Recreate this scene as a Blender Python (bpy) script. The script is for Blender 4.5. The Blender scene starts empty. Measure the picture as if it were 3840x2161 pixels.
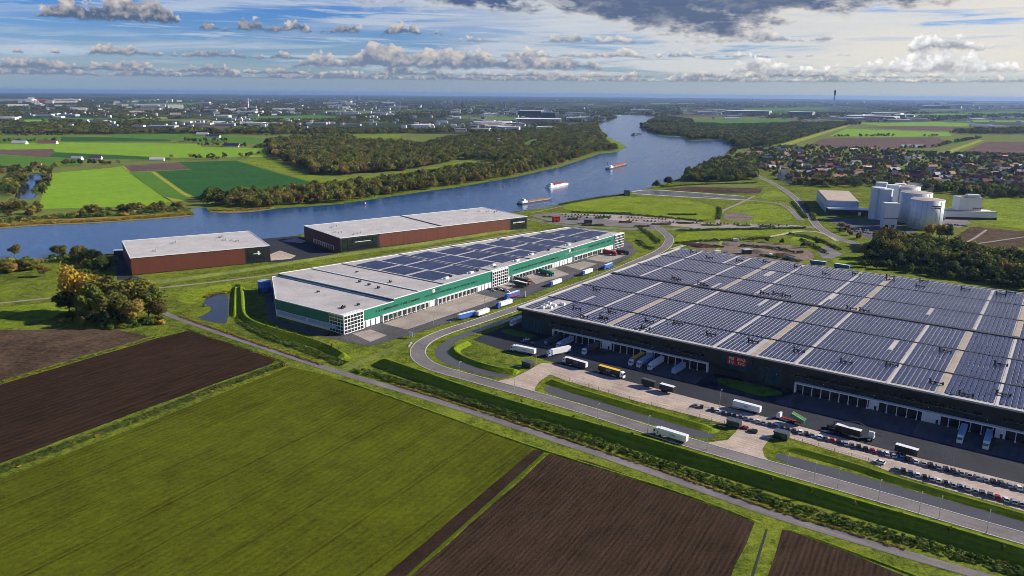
import bpy, math, random
import numpy as np
from mathutils import Vector, Matrix, noise as mnoise
random.seed(7); rng = np.random.default_rng(7)
R = math.radians
sc = bpy.context.scene
COL = sc.collection
# ------------------------------------------------------------------ camera
PW, PH, FPX = 3840.0, 2161.0, 2850.0
PITCH, ROLL, CH = R(14.35), R(0.47), 150.0
cf = np.array([0, math.cos(PITCH), -math.sin(PITCH)])
_r = np.array([1., 0, 0]); _u = np.cross(_r, cf)
cr = _r * math.cos(ROLL) + _u * math.sin(ROLL)
cu = _u * math.cos(ROLL) - _r * math.sin(ROLL)
cam = bpy.data.cameras.new('camera'); camo = bpy.data.objects.new('camera', cam); COL.objects.link(camo)
cam.sensor_width = 36.0; cam.lens = 36.0 * FPX / PW; cam.clip_start = 1.0; cam.clip_end = 120000
mw = Matrix(((cr[0], cu[0], -cf[0], 0), (cr[1], cu[1], -cf[1], 0), (cr[2], cu[2], -cf[2], CH), (0, 0, 0, 1)))
camo.matrix_world = mw
sc.camera = camo
# ------------------------------------------------------------------ render + view
sc.render.engine = 'CYCLES'
sc.cycles.pixel_filter_type = 'BLACKMAN_HARRIS'; sc.cycles.filter_width = 0.85
sc.cycles.use_denoising = True; sc.cycles.use_adaptive_sampling = True; sc.cycles.adaptive_threshold = 0.03; sc.cycles.adaptive_min_samples = 8
sc.cycles.max_bounces = 5; sc.cycles.diffuse_bounces = 1; sc.cycles.glossy_bounces = 3
sc.cycles.transmission_bounces = 2; sc.cycles.volume_bounces = 0; sc.cycles.transparent_max_bounces = 8
sc.cycles.sample_clamp_indirect = 6.0
EXPO = 0.62
sc.view_settings.view_transform = 'Standard'; sc.view_settings.look = 'None'
sc.view_settings.exposure = EXPO; sc.view_settings.gamma = 1.0; sc.view_settings.use_curve_mapping = False
# ------------------------------------------------------------------ sun
SUN_AZ, SUN_EL = R(10), R(27)            # measured from +X towards +Y
sv = Vector((math.cos(SUN_AZ) * math.cos(SUN_EL), math.sin(SUN_AZ) * math.cos(SUN_EL), math.sin(SUN_EL)))
sl = bpy.data.lights.new('sun', 'SUN'); sl.energy = 5.0; sl.angle = R(0.55); sl.color = (1.0, 0.93, 0.80)
so = bpy.data.objects.new('sun', sl); COL.objects.link(so); so.rotation_euler = sv.to_track_quat('Z', 'Y').to_euler()
so.location = (300, 0, 400)
# ------------------------------------------------------------------ world: sky and clouds
w = bpy.data.worlds.new('World'); sc.world = w; w.use_nodes = True
wt = w.node_tree; wt.nodes.clear()
class E:                                   # tiny expression wrapper over math nodes
    def __init__(s, t, k): s.t, s.k = t, k
    def _op(s, op, *a, clamp=False):
        n = s.t.nodes.new('ShaderNodeMath'); n.operation = op; n.use_clamp = clamp
        for i, v in enumerate((s,) + a):
            if isinstance(v, E): s.t.links.new(v.k, n.inputs[i])
            else: n.inputs[i].default_value = v
        return E(s.t, n.outputs[0])
    def __add__(s, o): return s._op('ADD', o)
    def __radd__(s, o): return s._op('ADD', o)
    def __sub__(s, o): return s._op('SUBTRACT', o)
    def __rsub__(s, o): return (s * -1.0) + o
    def __mul__(s, o): return s._op('MULTIPLY', o)
    def __rmul__(s, o): return s._op('MULTIPLY', o)
    def __truediv__(s, o): return s._op('DIVIDE', o)
    def abs(s): return s._op('ABSOLUTE')
    def max(s, o): return s._op('MAXIMUM', o)
    def min(s, o): return s._op('MINIMUM', o)
    def sat(s): return s._op('ADD', 0.0, clamp=True)
    def pow(s, o): return s._op('POWER', o)
    def sin(s): return s._op('SINE')
    def step(s, a, b):                     # smoothstep a..b (a may exceed b)
        n = s.t.nodes.new('ShaderNodeMapRange'); n.interpolation_type = 'SMOOTHSTEP'
        s.t.links.new(s.k, n.inputs['Value'])
        for nm, v in (('From Min', a), ('From Max', b)):
            if isinstance(v, E): s.t.links.new(v.k, n.inputs[nm])
            else: n.inputs[nm].default_value = v
        return E(s.t, n.outputs[0])
def vec(t, x, y, z=0.0):
    n = t.nodes.new('ShaderNodeCombineXYZ')
    for i, v in enumerate((x, y, z)):
        if isinstance(v, E): t.links.new(v.k, n.inputs[i])
        else: n.inputs[i].default_value = v
    return n.outputs[0]
def nz(t, v, scale=1.0, detail=4.0, rough=0.55, dist=0.0):
    n = t.nodes.new('ShaderNodeTexNoise'); n.inputs['Scale'].default_value = scale
    n.inputs['Detail'].default_value = detail; n.inputs['Roughness'].default_value = rough; n.inputs['Distortion'].default_value = dist
    t.links.new(v, n.inputs['Vector']); return E(t, n.outputs['Fac'])
def mixc(t, f, a, b):
    n = t.nodes.new('ShaderNodeMix'); n.data_type = 'RGBA'; n.blend_type = 'MIX'
    for i, v in ((0, f), (6, a), (7, b)):
        if isinstance(v, E): t.links.new(v.k, n.inputs[i])
        elif hasattr(v, 'is_linked'): t.links.new(v, n.inputs[i])
        elif isinstance(v, (int, float)): n.inputs[i].default_value = v
        else: n.inputs[i].default_value = (*v, 1.0)
    return n.outputs[2]
SKY_K = 0.055
sky = wt.nodes.new('ShaderNodeTexSky'); sky.sky_type = 'NISHITA'; sky.sun_disc = False
sky.sun_elevation = SUN_EL; sky.sun_rotation = math.pi / 2 - SUN_AZ
sky.air_density = 1.0; sky.dust_density = 0.4; sky.ozone_density = 3.0; sky.altitude = 150
tc = wt.nodes.new('ShaderNodeTexCoord'); sp = wt.nodes.new('ShaderNodeSeparateXYZ'); wt.links.new(tc.outputs['Generated'], sp.inputs[0])
dx, dy, dz = (E(wt, sp.outputs[i]) for i in range(3))
U = dx._op('ARCTAN2', dy)                  # azimuth to the right of +Y, radians
V = dz._op('ARCSINE')                      # elevation, radians
def hexl(h):
    c = [int(h[i:i + 2], 16) / 255 for i in (0, 2, 4)]
    return tuple(x / 12.92 if x <= .04045 else ((x + .055) / 1.055) ** 2.4 for x in c)
def cl(h): return tuple(x / SKY_K / 2 ** EXPO for x in hexl(h))   # cloud brightness as it should look at this exposure
def pxu(x): return math.atan((x - PW / 2) / FPX)
def pxv(y, x=1920): return math.atan((352 + (x - 1920) * .0082 - y) / FPX)
tint = mixc(wt, V.step(0.0, 0.16), (0.72, 0.90, 1.32), (0.19, 0.60, 1.42))
mul = wt.nodes.new('ShaderNodeMix'); mul.data_type = 'RGBA'; mul.blend_type = 'MULTIPLY'; mul.inputs[0].default_value = 1.0
wt.links.new(sky.outputs[0], mul.inputs[6]); wt.links.new(tint, mul.inputs[7])
col = mul.outputs[2]
sunny = U.step(-0.35, 0.75)                # the sun stands to the right, outside the view
def lit(dark_l, dark_r): return mixc(wt, sunny, cl(dark_l), cl(dark_r))
# high thin streaks, a flat layer seen in perspective
zz = dz.max(0.0) + 0.035
P = vec(wt, dx / zz, dy / zz, 0.0)
Ps = vec(wt, (dx / zz) * 0.55 + (dy / zz) * 0.06, (dy / zz) * 0.9, 3.0)
n1 = nz(wt, Ps, 0.55, 5, 0.6, 0.6); n2 = nz(wt, P, 0.23, 3, 0.5)
streak = ((n1 * 0.75 + n2 * 0.45) + sunny * 0.12 - V.step(0.10, 0.45) * 0.16).step(0.53, 0.80) * V.step(0.012, 0.05)
col = mixc(wt, streak * 0.85, col, lit('c3ccd8', 'ece4d6'))
n1b = nz(wt, vec(wt, U * 6.0 + V * 9.0, V * 85.0, 1.7), 1.0, 5, 0.62, 0.5)
st2 = (n1b + sunny * 0.20).step(0.49, 0.63) * V.step(0.015, 0.03) * V.step(0.26, 0.12)
col = mixc(wt, st2 * 0.8, col, lit('b9c7da', 'efe8da'))
# distant grey-blue band just over the horizon
col = mixc(wt, V.step(0.030, 0.004) * 0.6, col, lit('8aa4c6', 'c3cad2'))
# rows of cumulus with flat bases
def cumulus(v0, h, ku, thr, seed, kf=60.0, amt=1.0, um=None, dark=('7486a2', '8f99a8'), light=('cfc8c4', 'f7efe2'), amp=0.9):
    global col
    big = nz(wt, vec(wt, U * ku, seed, seed * 1.3), 1.0, 3, 0.55)
    T = (big - thr) * 3.2
    if um is not None: T = T * um + (um - 1.0) * 0.6
    T = T.min(1.0)
    puff = nz(wt, vec(wt, U * kf, V * (kf * 1.15), seed), 1.0, 4, 0.6)
    puff2 = nz(wt, vec(wt, U * (kf * 2.6), V * (kf * 2.9), seed + 4.0), 1.0, 3, 0.6)
    q = (V - v0) / h                       # 0 at the base, 1 at the highest tops
    edge = T + (puff - 0.5) * amp * 1.5 + (puff2 - 0.5) * 0.35 - q.max(0.0)
    m = edge.step(0.0, 0.16) * (q + (puff - 0.5) * 0.5).step(-0.10, 0.06)
    lightf = ((q / (T.max(0.15))) * 0.75 + (puff - 0.5) * 2.6 + (puff2 - 0.5) * 1.0 + sunny * 0.15 - 0.10).sat()
    c = mixc(wt, lightf, lit(*dark), lit(*light))
    col = mixc(wt, m * amt, col, c)
def win(x0, x1, soft=0.05): return U.step(pxu(x0) - soft, pxu(x0) + soft) * U.step(pxu(x1) + soft, pxu(x1) - soft)
cumulus(pxv(306), 0.012, 26.0, 0.34, 2.1, 120.0, 0.85)
cumulus(pxv(290), 0.015, 20.0, 0.38, 5.7, 95.0, 0.95)
cumulus(pxv(264), 0.028, 13.0, 0.26, 9.4, 62.0, 1.0, win(1150, 2250, 0.06))
cumulus(pxv(240), 0.017, 20.0, 0.42, 12.2, 85.0, 1.0, win(60, 1150, 0.1))
cumulus(pxv(276), 0.030, 15.0, 0.35, 15.2, 60.0, 1.0, win(2450, 4600, .2), ('9fa8b6', 'b3b6bb'), ('fff8ee', 'ffffff'))
cumulus(pxv(205), 0.040, 12.0, 0.44, 18.8, 52.0, 1.0, win(2900, 4600, .12), ('8794a8', '9aa2ae'), ('f2ebe0', 'ffffff'))
cumulus(pxv(222), 0.020, 17.0, 0.42, 43.3, 70.0, 0.95, win(1650, 3150, 0.1), ('7f8fa8', '98a1ae'), ('d8d4d0', 'fbf4e8'))
cumulus(pxv(172), 0.022, 14.0, 0.44, 47.9, 58.0, 0.9, win(1500, 3300, 0.12), ('74869f', '929dac'), ('d2cfcc', 'f7efe2'))
cumulus(pxv(136), 0.024, 9.0, 0.20, 22.9, 66.0, 1.0, win(210, 720, 0.03), ('596c88', '66788f'), ('d2cbc8', 'd9d0c8'), 1.1)
cumulus(pxv(148), 0.026, 24.0, 0.44, 26.1, 70.0, 1.0, win(760, 1700, 0.05), ('61748f', '70829e'), ('cfc8c4', 'd9d0c8'), 1.1)
# broad dark undersides high in the frame and beyond it
def deck(x0, x1, yb, soft, seed, dark, rim, lift=0.0):
    global col
    wob = nz(wt, vec(wt, U * 6.0, V * 17.0, seed), 1.0, 5, 0.6)
    um = win(x0, x1, 0.12)
    det0 = nz(wt, vec(wt, U * 30.0, V * 62.0, seed + 7.0), 1.0, 4, 0.65)
    dd = (V - pxv(yb)) / 0.05 + (wob - 0.5) * 3.6 + (det0 - 0.5) * 1.5 + (um - 1.0) * 1.3 + lift
    m = dd.step(0.0, 0.5) * V.step(0.46, 0.26)
    inner = dd.step(0.05, soft)
    det = nz(wt, vec(wt, U * 17.0, V * 40.0, seed + 2.0), 1.0, 4, 0.62)
    c = mixc(wt, (inner * 1.1 + (0.42 - det) * 1.5).sat(), rim, dark)
    col = mixc(wt, m * 0.97, col, c)
deck(2050, 3700, 140, 0.8, 31.0, lit('4f6288', '62738f'), lit('c9ccd2', 'e9e2d6'), 0.15)
deck(1150, 2150, 75, 0.7, 35.0, lit('4a5f88', '566b90'), lit('c3c8d0', 'd8d4cc'), 0.2)
deck(3300, 5200, 60, 1.0, 39.0, lit('7d8ba2', '8d98a8'), lit('d0d2d4', 'f1e9dc'))
bg = wt.nodes.new('ShaderNodeBackground'); bg.inputs['Strength'].default_value = SKY_K
wo = wt.nodes.new('ShaderNodeOutputWorld'); wt.links.new(col, bg.inputs[0]); wt.links.new(bg.outputs[0], wo.inputs[0])
w.cycles.sampling_method = 'MANUAL'; w.cycles.sample_map_resolution = 1024
# ------------------------------------------------------------------ helpers
def G(x, y, z=0.0):                        # ground point (at height z) seen at a place in the photograph
    d = cf + cr * (x - PW / 2) / FPX + cu * (PH / 2 - y) / FPX
    t = (z - CH) / d[2]
    return (d[0] * t, d[1] * t, z)
def proj(P):
    d = np.array(P, float) - np.array([0, 0, CH]); k = d @ cf
    return PW / 2 + FPX * (d @ cr) / k, PH / 2 - FPX * (d @ cu) / k
def inpoly(x, y, poly):
    c = False; n = len(poly); j = n - 1
    for i in range(n):
        xi, yi = poly[i][0], poly[i][1]; xj, yj = poly[j][0], poly[j][1]
        if (yi > y) != (yj > y) and x < (xj - xi) * (y - yi) / (yj - yi) + xi: c = not c
        j = i
    return c
def tag(o, label=None, cat=None, group=None, kind=None):
    if label: o['label'] = label
    if cat: o['category'] = cat
    if group: o['group'] = group
    if kind: o['kind'] = kind
    return o
def empty(name, loc, rz=0.0, label=None, cat=None, group=None):
    o = bpy.data.objects.new(name, None); COL.objects.link(o); o.location = loc; o.rotation_euler = (0, 0, rz)
    o.empty_display_size = 0.5
    return tag(o, label, cat, group)
class MB:                                  # collects boxes, prisms, tubes; builds ONE mesh object
    def __init__(s): s.v, s.f, s.m = [], [], []
    def add(s, vs, fs, m=0):
        b = len(s.v); s.v += [tuple(q) for q in vs]; s.f += [tuple(i + b for i in q) for q in fs]; s.m += [m] * len(fs); return s
    def box(s, x0, x1, y0, y1, z0, z1, m=0):
        return s.add([(x0, y0, z0), (x1, y0, z0), (x1, y1, z0), (x0, y1, z0), (x0, y0, z1), (x1, y0, z1), (x1, y1, z1), (x0, y1, z1)],
                     [(0, 3, 2, 1), (4, 5, 6, 7), (0, 1, 5, 4), (1, 2, 6, 5), (2, 3, 7, 6), (3, 0, 4, 7)], m)
    def prism(s, poly, z0, z1, m=0, mt=None):
        n = len(poly); a = sum(poly[i][0] * poly[(i + 1) % n][1] - poly[(i + 1) % n][0] * poly[i][1] for i in range(n))
        if a < 0: poly = poly[::-1]
        s.add([(x, y, z0) for x, y in poly] + [(x, y, z1) for x, y in poly],
              [(i, (i + 1) % n, (i + 1) % n + n, i + n) for i in range(n)] + [tuple(range(n - 1, -1, -1))], m)
        b = len(s.v) - n; s.f.append(tuple(range(b, b + n))); s.m.append(m if mt is None else mt); return s
    def cyl(s, cx, cy, z0, z1, r0, r1=None, n=12, m=0, cap=True):
        r1 = r0 if r1 is None else r1
        a = [2 * math.pi * i / n for i in range(n)]
        s.add([(cx + r0 * math.cos(t), cy + r0 * math.sin(t), z0) for t in a] + [(cx + r1 * math.cos(t), cy + r1 * math.sin(t), z1) for t in a],
              [(i, (i + 1) % n, (i + 1) % n + n, i + n) for i in range(n)] + ([tuple(range(n, 2 * n)), tuple(range(n - 1, -1, -1))] if cap else []), m)
        return s
    def wheel(s, x, y, z, r, wd, n=10, m=0):   # axle along y
        a = [2 * math.pi * i / n for i in range(n)]
        s.add([(x + r * math.cos(t), y - wd / 2, z + r * math.sin(t)) for t in a] + [(x + r * math.cos(t), y + wd / 2, z + r * math.sin(t)) for t in a],
              [(i, i + n, (i + 1) % n + n, (i + 1) % n) for i in range(n)] + [tuple(range(n - 1, -1, -1))[::-1], tuple(range(n, 2 * n))[::-1]], m); return s
    def bar(s, a, b, r, n=6, m=0, r2=None):
        a, b = Vector(a), Vector(b); d = (b - a).normalized(); p = d.orthogonal().normalized(); q = d.cross(p); r2 = r if r2 is None else r2
        an = [2 * math.pi * i / n for i in range(n)]
        s.add([a + (p * math.cos(t) + q * math.sin(t)) * r for t in an] + [b + (p * math.cos(t) + q * math.sin(t)) * r2 for t in an],
              [(i, (i + 1) % n, (i + 1) % n + n, i + n) for i in range(n)] + [tuple(range(n, 2 * n)), tuple(range(n - 1, -1, -1))], m); return s
    def mesh(s, name, mats):
        me = bpy.data.meshes.new(name); me.from_pydata(s.v, [], s.f)
        for q in (mats if isinstance(mats, (list, tuple)) else [mats]): me.materials.append(q)
        if any(s.m): me.polygons.foreach_set('material_index', s.m)
        me.update(); return me
    def build(s, name, mats, parent=None, smooth=False):
        return link(name, s.mesh(name, mats), parent, smooth)
def link(name, me, parent=None, smooth=False):
    if smooth: me.polygons.foreach_set('use_smooth', [True] * len(me.polygons))
    o = bpy.data.objects.new(name, me); COL.objects.link(o); o.parent = parent; return o
def copy_tree(o, parent=None):
    c = o.copy(); COL.objects.link(c); c.parent = parent
    for ch in list(o.children): copy_tree(ch, c)
    return c
# ------------------------------------------------------------------ materials
MT = {}
def newmat(name):
    m = bpy.data.materials.new(name); m.use_nodes = True; t = m.node_tree; MT[name] = m
    b = t.nodes['Principled BSDF']; return m, t, b
def wpos(t):
    n = t.nodes.new('ShaderNodeNewGeometry'); return n.outputs['Position']
def opos(t):
    n = t.nodes.new('ShaderNodeTexCoord'); return n.outputs['Object']
def scl(t, v, s, rz=0.0):
    n = t.nodes.new('ShaderNodeMapping'); n.vector_type = 'POINT'; n.inputs['Scale'].default_value = s; n.inputs['Rotation'].default_value = (0, 0, rz)
    t.links.new(v, n.inputs['Vector']); return n.outputs[0]
def bump(t, b, h, strength, dist=0.1):
    n = t.nodes.new('ShaderNodeBump'); n.inputs['Strength'].default_value = strength; n.inputs['Distance'].default_value = dist
    t.links.new(h.k, n.inputs['Height']); t.links.new(n.outputs[0], b.inputs['Normal'])
def plain(name, c, rough=0.6, metal=0.0, var=0.12, scale=0.4, obj=False, spec=0.5, rand=0.0, streak=False):
    m, t, b = newmat(name); p = opos(t) if obj else wpos(t)
    n = nz(t, scl(t, p, (1, 1, 0.15)) if streak else p, scale, 5, 0.6)
    f = (n - 0.5) * 2.0
    lo = tuple(x * (1 - var) for x in c); hi = tuple(min(1, x * (1 + var)) for x in c)
    cc = mixc(t, (f * 0.9 + 0.5).sat(), lo, hi)
    if rand:
        oi = t.nodes.new('ShaderNodeObjectInfo'); rr = E(t, oi.outputs['Random'])
        hs = t.nodes.new('ShaderNodeHueSaturation'); t.links.new(cc, hs.inputs['Color']); t.links.new((rr * rand + (1 - rand / 2)).k, hs.inputs['Value'])
        cc = hs.outputs[0]
    t.links.new(cc, b.inputs['Base Color']); b.inputs['Roughness'].default_value = rough; b.inputs['Metallic'].default_value = metal
    b.inputs['Specular IOR Level'].default_value = spec
    return m
def paved(name, c, var, wear, rdir):
    m, t, b = newmat(name); p = wpos(t); pr = scl(t, p, (1, 1, 1), -rdir)
    n1 = nz(t, p, 0.05, 5, 0.65, 0.4); n2 = nz(t, p, 0.9, 4, 0.7); tr = nz(t, scl(t, pr, (0.02, 0.55, 1)), 1.0, 5, 0.7)
    f = ((n1 - 0.5) * 1.6 + (n2 - 0.5) * 0.9 + (tr - 0.5) * wear + 0.5).sat()
    cc = mixc(t, f, tuple(x * (1 - var) for x in c), tuple(min(1, x * (1 + var)) for x in c))
    stn = nz(t, p, 0.22, 3, 0.6).step(0.66, 0.74); cc = mixc(t, stn * 0.35, cc, tuple(x * 0.45 for x in c))
    t.links.new(cc, b.inputs['Base Color']); b.inputs['Roughness'].default_value = 0.88; b.inputs['Specular IOR Level'].default_value = 0.25; return m
def grass(name, a, c, s1=0.02, s2=0.4, rows=None, rowamt=0.3, rowdir=0.0, bmp=0.3, tram=None):
    m, t, b = newmat(name); p = wpos(t)
    n1 = nz(t, p, s1, 5, 0.6, 0.8); n2 = nz(t, p, s2, 5, 0.65)
    n3 = nz(t, p, s2 * 3.3, 3, 0.7); n4 = nz(t, p, s1 * 4.5, 4, 0.6)
    f = ((n1 - 0.5) * 1.3 + (n4 - 0.5) * 1.2 + (n2 - 0.5) * 2.0 + (n3 - 0.5) * 2.2 + 0.48).sat()
    if rows:
        pr = scl(t, p, (1, 1, 1), -rowdir); sx = t.nodes.new('ShaderNodeSeparateXYZ'); t.links.new(pr, sx.inputs[0])
        wob = nz(t, scl(t, pr, (0.05, 0.3, 1)), 1.0, 4, 0.6)
        rw = ((E(t, sx.outputs[1]) + wob * (rows * 0.8)) * (2 * math.pi / rows)).sin() * 0.5 + 0.5
        ln = (nz(t, scl(t, pr, (0.05, 1.3 / rows, 1)), 1.0, 5, 0.72) - 0.5) * 2.0 + 0.5
        f = (f * (1 - rowamt) + (rw * 0.25 + ln * 0.9 - 0.1) * rowamt).sat()
        if tram:
            ph = ((E(t, sx.outputs[1]) + wob * 0.6) / tram)._op('FRACT'); w_ = 0.45 / tram
            f = (f - ((ph - 0.5).abs().step(w_ * 1.6, w_ * 0.5) + (ph - 0.5 - 2.0 / tram).abs().step(w_ * 1.6, w_ * 0.5)) * (n2 * 0.38)).sat()
        bump(t, b, rw * 0.28 + n2 + n3 * 0.5, bmp, 0.25)
    else: bump(t, b, n2, bmp, 0.3)
    t.links.new(mixc(t, f, a, c), b.inputs['Base Color']); b.inputs['Roughness'].default_value = 0.9; b.inputs['Specular IOR Level'].default_value = 0.03
    return m
# ------------------------------------------------------------------ lettering outlines, made while the scene is still small
def text_mesh(body, size, depth=0.03):
    cu_ = bpy.data.curves.new('lettering', 'FONT'); cu_.body = body; cu_.size = size; cu_.align_x = 'CENTER'; cu_.align_y = 'CENTER'; cu_.extrude = depth
    o = bpy.data.objects.new('lettering', cu_); COL.objects.link(o); dg = bpy.context.evaluated_depsgraph_get()
    me = bpy.data.meshes.new_from_object(o.evaluated_get(dg)); bpy.data.objects.remove(o); bpy.data.curves.remove(cu_); return me
TXT = {k: text_mesh(*k) for k in [('818', 2.3), ('EVVA', 2.3), ('S13', 2.3), ('EVO', 2.3), ('NL3', 2.3), ('COGO', 2.4), ('COV', 1.5), ('o-o', 1.5), ('oo', 1.5), ('oOo', 1.5)]}
grass('grass', (0.042, 0.064, 0.008), (0.205, 0.240, 0.026), 0.02, 0.25)
grass('grass_bright', (0.075, 0.120, 0.009), (0.255, 0.315, 0.022), 0.025, 0.3)
grass('grass_dull', (0.09, 0.12, 0.03), (0.20, 0.22, 0.05), 0.02, 0.4)
grass('grass_bank', (0.05, 0.10, 0.015), (0.15, 0.25, 0.03), 0.05, 0.9, bmp=0.8)
grass('grass_mown', (0.045, 0.085, 0.008), (0.26, 0.33, 0.02), 0.05, 0.6, rows=2.1, rowamt=0.6, rowdir=R(-35.5), bmp=0.5)
grass('crop_olive', (0.032, 0.031, 0.003), (0.124, 0.150, 0.008), 0.02, 0.5, rows=3.0, rowamt=0.5, rowdir=R(59), bmp=0.5, tram=23.0)
grass('headland', (0.050, 0.060, 0.005), (0.100, 0.135, 0.008), 0.02, 0.6, rows=2.2, rowamt=0.4, rowdir=R(-33), bmp=0.4)
grass('soil_dark', (0.005, 0.0028, 0.0015), (0.086, 0.054, 0.034), 0.02, 1.1, rows=1.8, rowamt=0.6, rowdir=R(59.5), bmp=1.0)
grass('soil_flat', (0.020, 0.012, 0.008), (0.050, 0.032, 0.022), 0.03, 0.9, bmp=0.8)
grass('soil_row', (0.008, 0.0042, 0.0022), (0.060, 0.035, 0.021), 0.015, 0.5, rows=4.2, rowamt=0.65, rowdir=R(59), bmp=0.9)
grass('soil_light', (0.025, 0.016, 0.010), (0.130, 0.088, 0.055), 0.02, 0.4, bmp=0.8)
grass('soil_far', (0.09, 0.06, 0.05), (0.17, 0.11, 0.09), 0.01, 0.1)
grass('earth', (0.11, 0.085, 0.065), (0.27, 0.21, 0.165), 0.03, 0.3, bmp=0.6)
grass('crop_dark', (0.020, 0.075, 0.018), (0.045, 0.13, 0.03), 0.01, 0.12, rows=8, rowamt=0.3, rowdir=R(60))
grass('crop_mid', (0.06, 0.14, 0.02), (0.11, 0.22, 0.03), 0.01, 0.12, rows=9, rowamt=0.3, rowdir=R(75))
grass('crop_light', (0.14, 0.26, 0.02), (0.24, 0.38, 0.03), 0.008, 0.08, rows=14, rowamt=0.35, rowdir=R(72))
grass('crop_yellow', (0.22, 0.25, 0.03), (0.36, 0.37, 0.05), 0.01, 0.1, rows=7, rowamt=0.4, rowdir=R(72))
grass('reed', (0.16, 0.12, 0.03), (0.36, 0.28, 0.07), 0.08, 0.8, bmp=1.0)
paved('asphalt', (0.085, 0.080, 0.082), 0.42, 1.3, R(53))
paved('asphalt_dark_shade', (0.024, 0.026, 0.034), 0.42, 1.3, R(-36))  # near-black base also holds the charcoal hall's shade over its yard
paved('asphalt_warm', (0.17, 0.15, 0.145), 0.42, 1.3, R(-36))
paved('paving', (0.42, 0.33, 0.265), 0.42, 1.3, R(-36))
paved('concrete', (0.33, 0.275, 0.235), 0.42, 1.3, R(53))
plain('gravel', (0.24, 0.20, 0.16), 0.9, var=0.3, scale=0.4)
plain('kerb', (0.52, 0.50, 0.46), 0.8, var=0.15, scale=1.5)
plain('paint_white', (0.78, 0.78, 0.76), 0.6, var=0.1, scale=2.0)
plain('roof_grey', (0.42, 0.39, 0.37), 0.8, var=0.24, scale=0.06)
plain('roof_pale', (0.47, 0.44, 0.42), 0.8, var=0.20, scale=0.07)
plain('roof_cream', (0.36, 0.29, 0.22), 0.8, var=0.25, scale=0.25)
plain('roof_tan', (0.44, 0.35, 0.27), 0.8, var=0.12, scale=0.1)
plain('membrane_dark', (0.03, 0.03, 0.035), 0.7, var=0.3)
plain('white_metal', (0.74, 0.75, 0.76), 0.45, var=0.06)
plain('white_wall', (0.66, 0.68, 0.70), 0.6, var=0.08, scale=0.15, streak=True)
plain('silo_wall', (0.60, 0.65, 0.72), 0.5, var=0.06, scale=0.12, streak=True)
plain('blue_wall', (0.30, 0.40, 0.52), 0.5, var=0.1, scale=0.2)
plain('charcoal', (0.013, 0.014, 0.018), 0.5, var=0.25, scale=0.3, streak=True)
plain('charcoal_dark', (0.010, 0.011, 0.013), 0.6, var=0.2)
plain('green_clad', (0.010, 0.155, 0.100), 0.45, var=0.10, scale=0.2, streak=True)
plain('dark_green', (0.012, 0.06, 0.055), 0.4, var=0.15, scale=0.2)
plain('rust_clad', (0.125, 0.032, 0.015), 0.55, var=0.14, scale=0.12, streak=True)
plain('steel_grey', (0.10, 0.11, 0.12), 0.45, metal=0.3, var=0.15)
plain('galv', (0.42, 0.43, 0.44), 0.45, metal=0.5, var=0.1)
plain('black_rubber', (0.015, 0.015, 0.015), 0.8, var=0.2)
plain('brick_red', (0.22, 0.08, 0.05), 0.8, var=0.2, rand=0.5)
plain('tile_red', (0.24, 0.085, 0.05), 0.75, var=0.25, scale=0.3, rand=0.6)
plain('tile_dark', (0.045, 0.042, 0.045), 0.7, var=0.25, scale=0.3, rand=0.6)
plain('render_white', (0.68, 0.65, 0.60), 0.7, var=0.1, rand=0.3)
plain('far_white', (0.74, 0.73, 0.70), 0.6, var=0.08, rand=0.3)
plain('far_grey', (0.32, 0.33, 0.35), 0.6, var=0.1, rand=0.4)
plain('far_blue', (0.05, 0.09, 0.14), 0.5, var=0.1)
plain('sign_red', (0.45, 0.015, 0.02), 0.4, var=0.05)
plain('yellow', (0.80, 0.48, 0.02), 0.5, var=0.05)
plain('red_paint', (0.36, 0.03, 0.022), 0.4, var=0.08)
plain('blue_paint', (0.03, 0.12, 0.48), 0.4, var=0.08)
plain('navy_paint', (0.012, 0.016, 0.035), 0.35, var=0.1)
plain('green_paint', (0.02, 0.20, 0.12), 0.45, var=0.1)
plain('orange_paint', (0.36, 0.09, 0.035), 0.5, var=0.1)
plain('hull_black', (0.02, 0.022, 0.028), 0.5, var=0.2)
plain('brown_deck', (0.25, 0.15, 0.10), 0.7, var=0.2)
plain('ditch_mud', (0.010, 0.013, 0.009), 0.7, var=0.3)
plain('bark', (0.10, 0.075, 0.05), 0.9, var=0.3, scale=2.0)
for nm, c in dict(silver=(0.42, 0.43, 0.45), white=(0.72, 0.72, 0.71), black=(0.016, 0.016, 0.018), grey=(0.12, 0.125, 0.13), blue=(0.03, 0.07, 0.22), red=(0.38, 0.02, 0.02)).items():
    plain('car_' + nm, c, 0.25, metal=0.3 if nm in ('silver', 'grey') else 0.0, var=0.03)
def glassmat(name, c, rough):
    m, t, b = newmat(name); b.inputs['Base Color'].default_value = (*c, 1); b.inputs['Roughness'].default_value = rough
    b.inputs['Specular IOR Level'].default_value = 0.9; return m
glassmat('glass_dark', (0.012, 0.018, 0.024), 0.06); glassmat('glass_blue', (0.02, 0.06, 0.075), 0.08)
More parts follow.
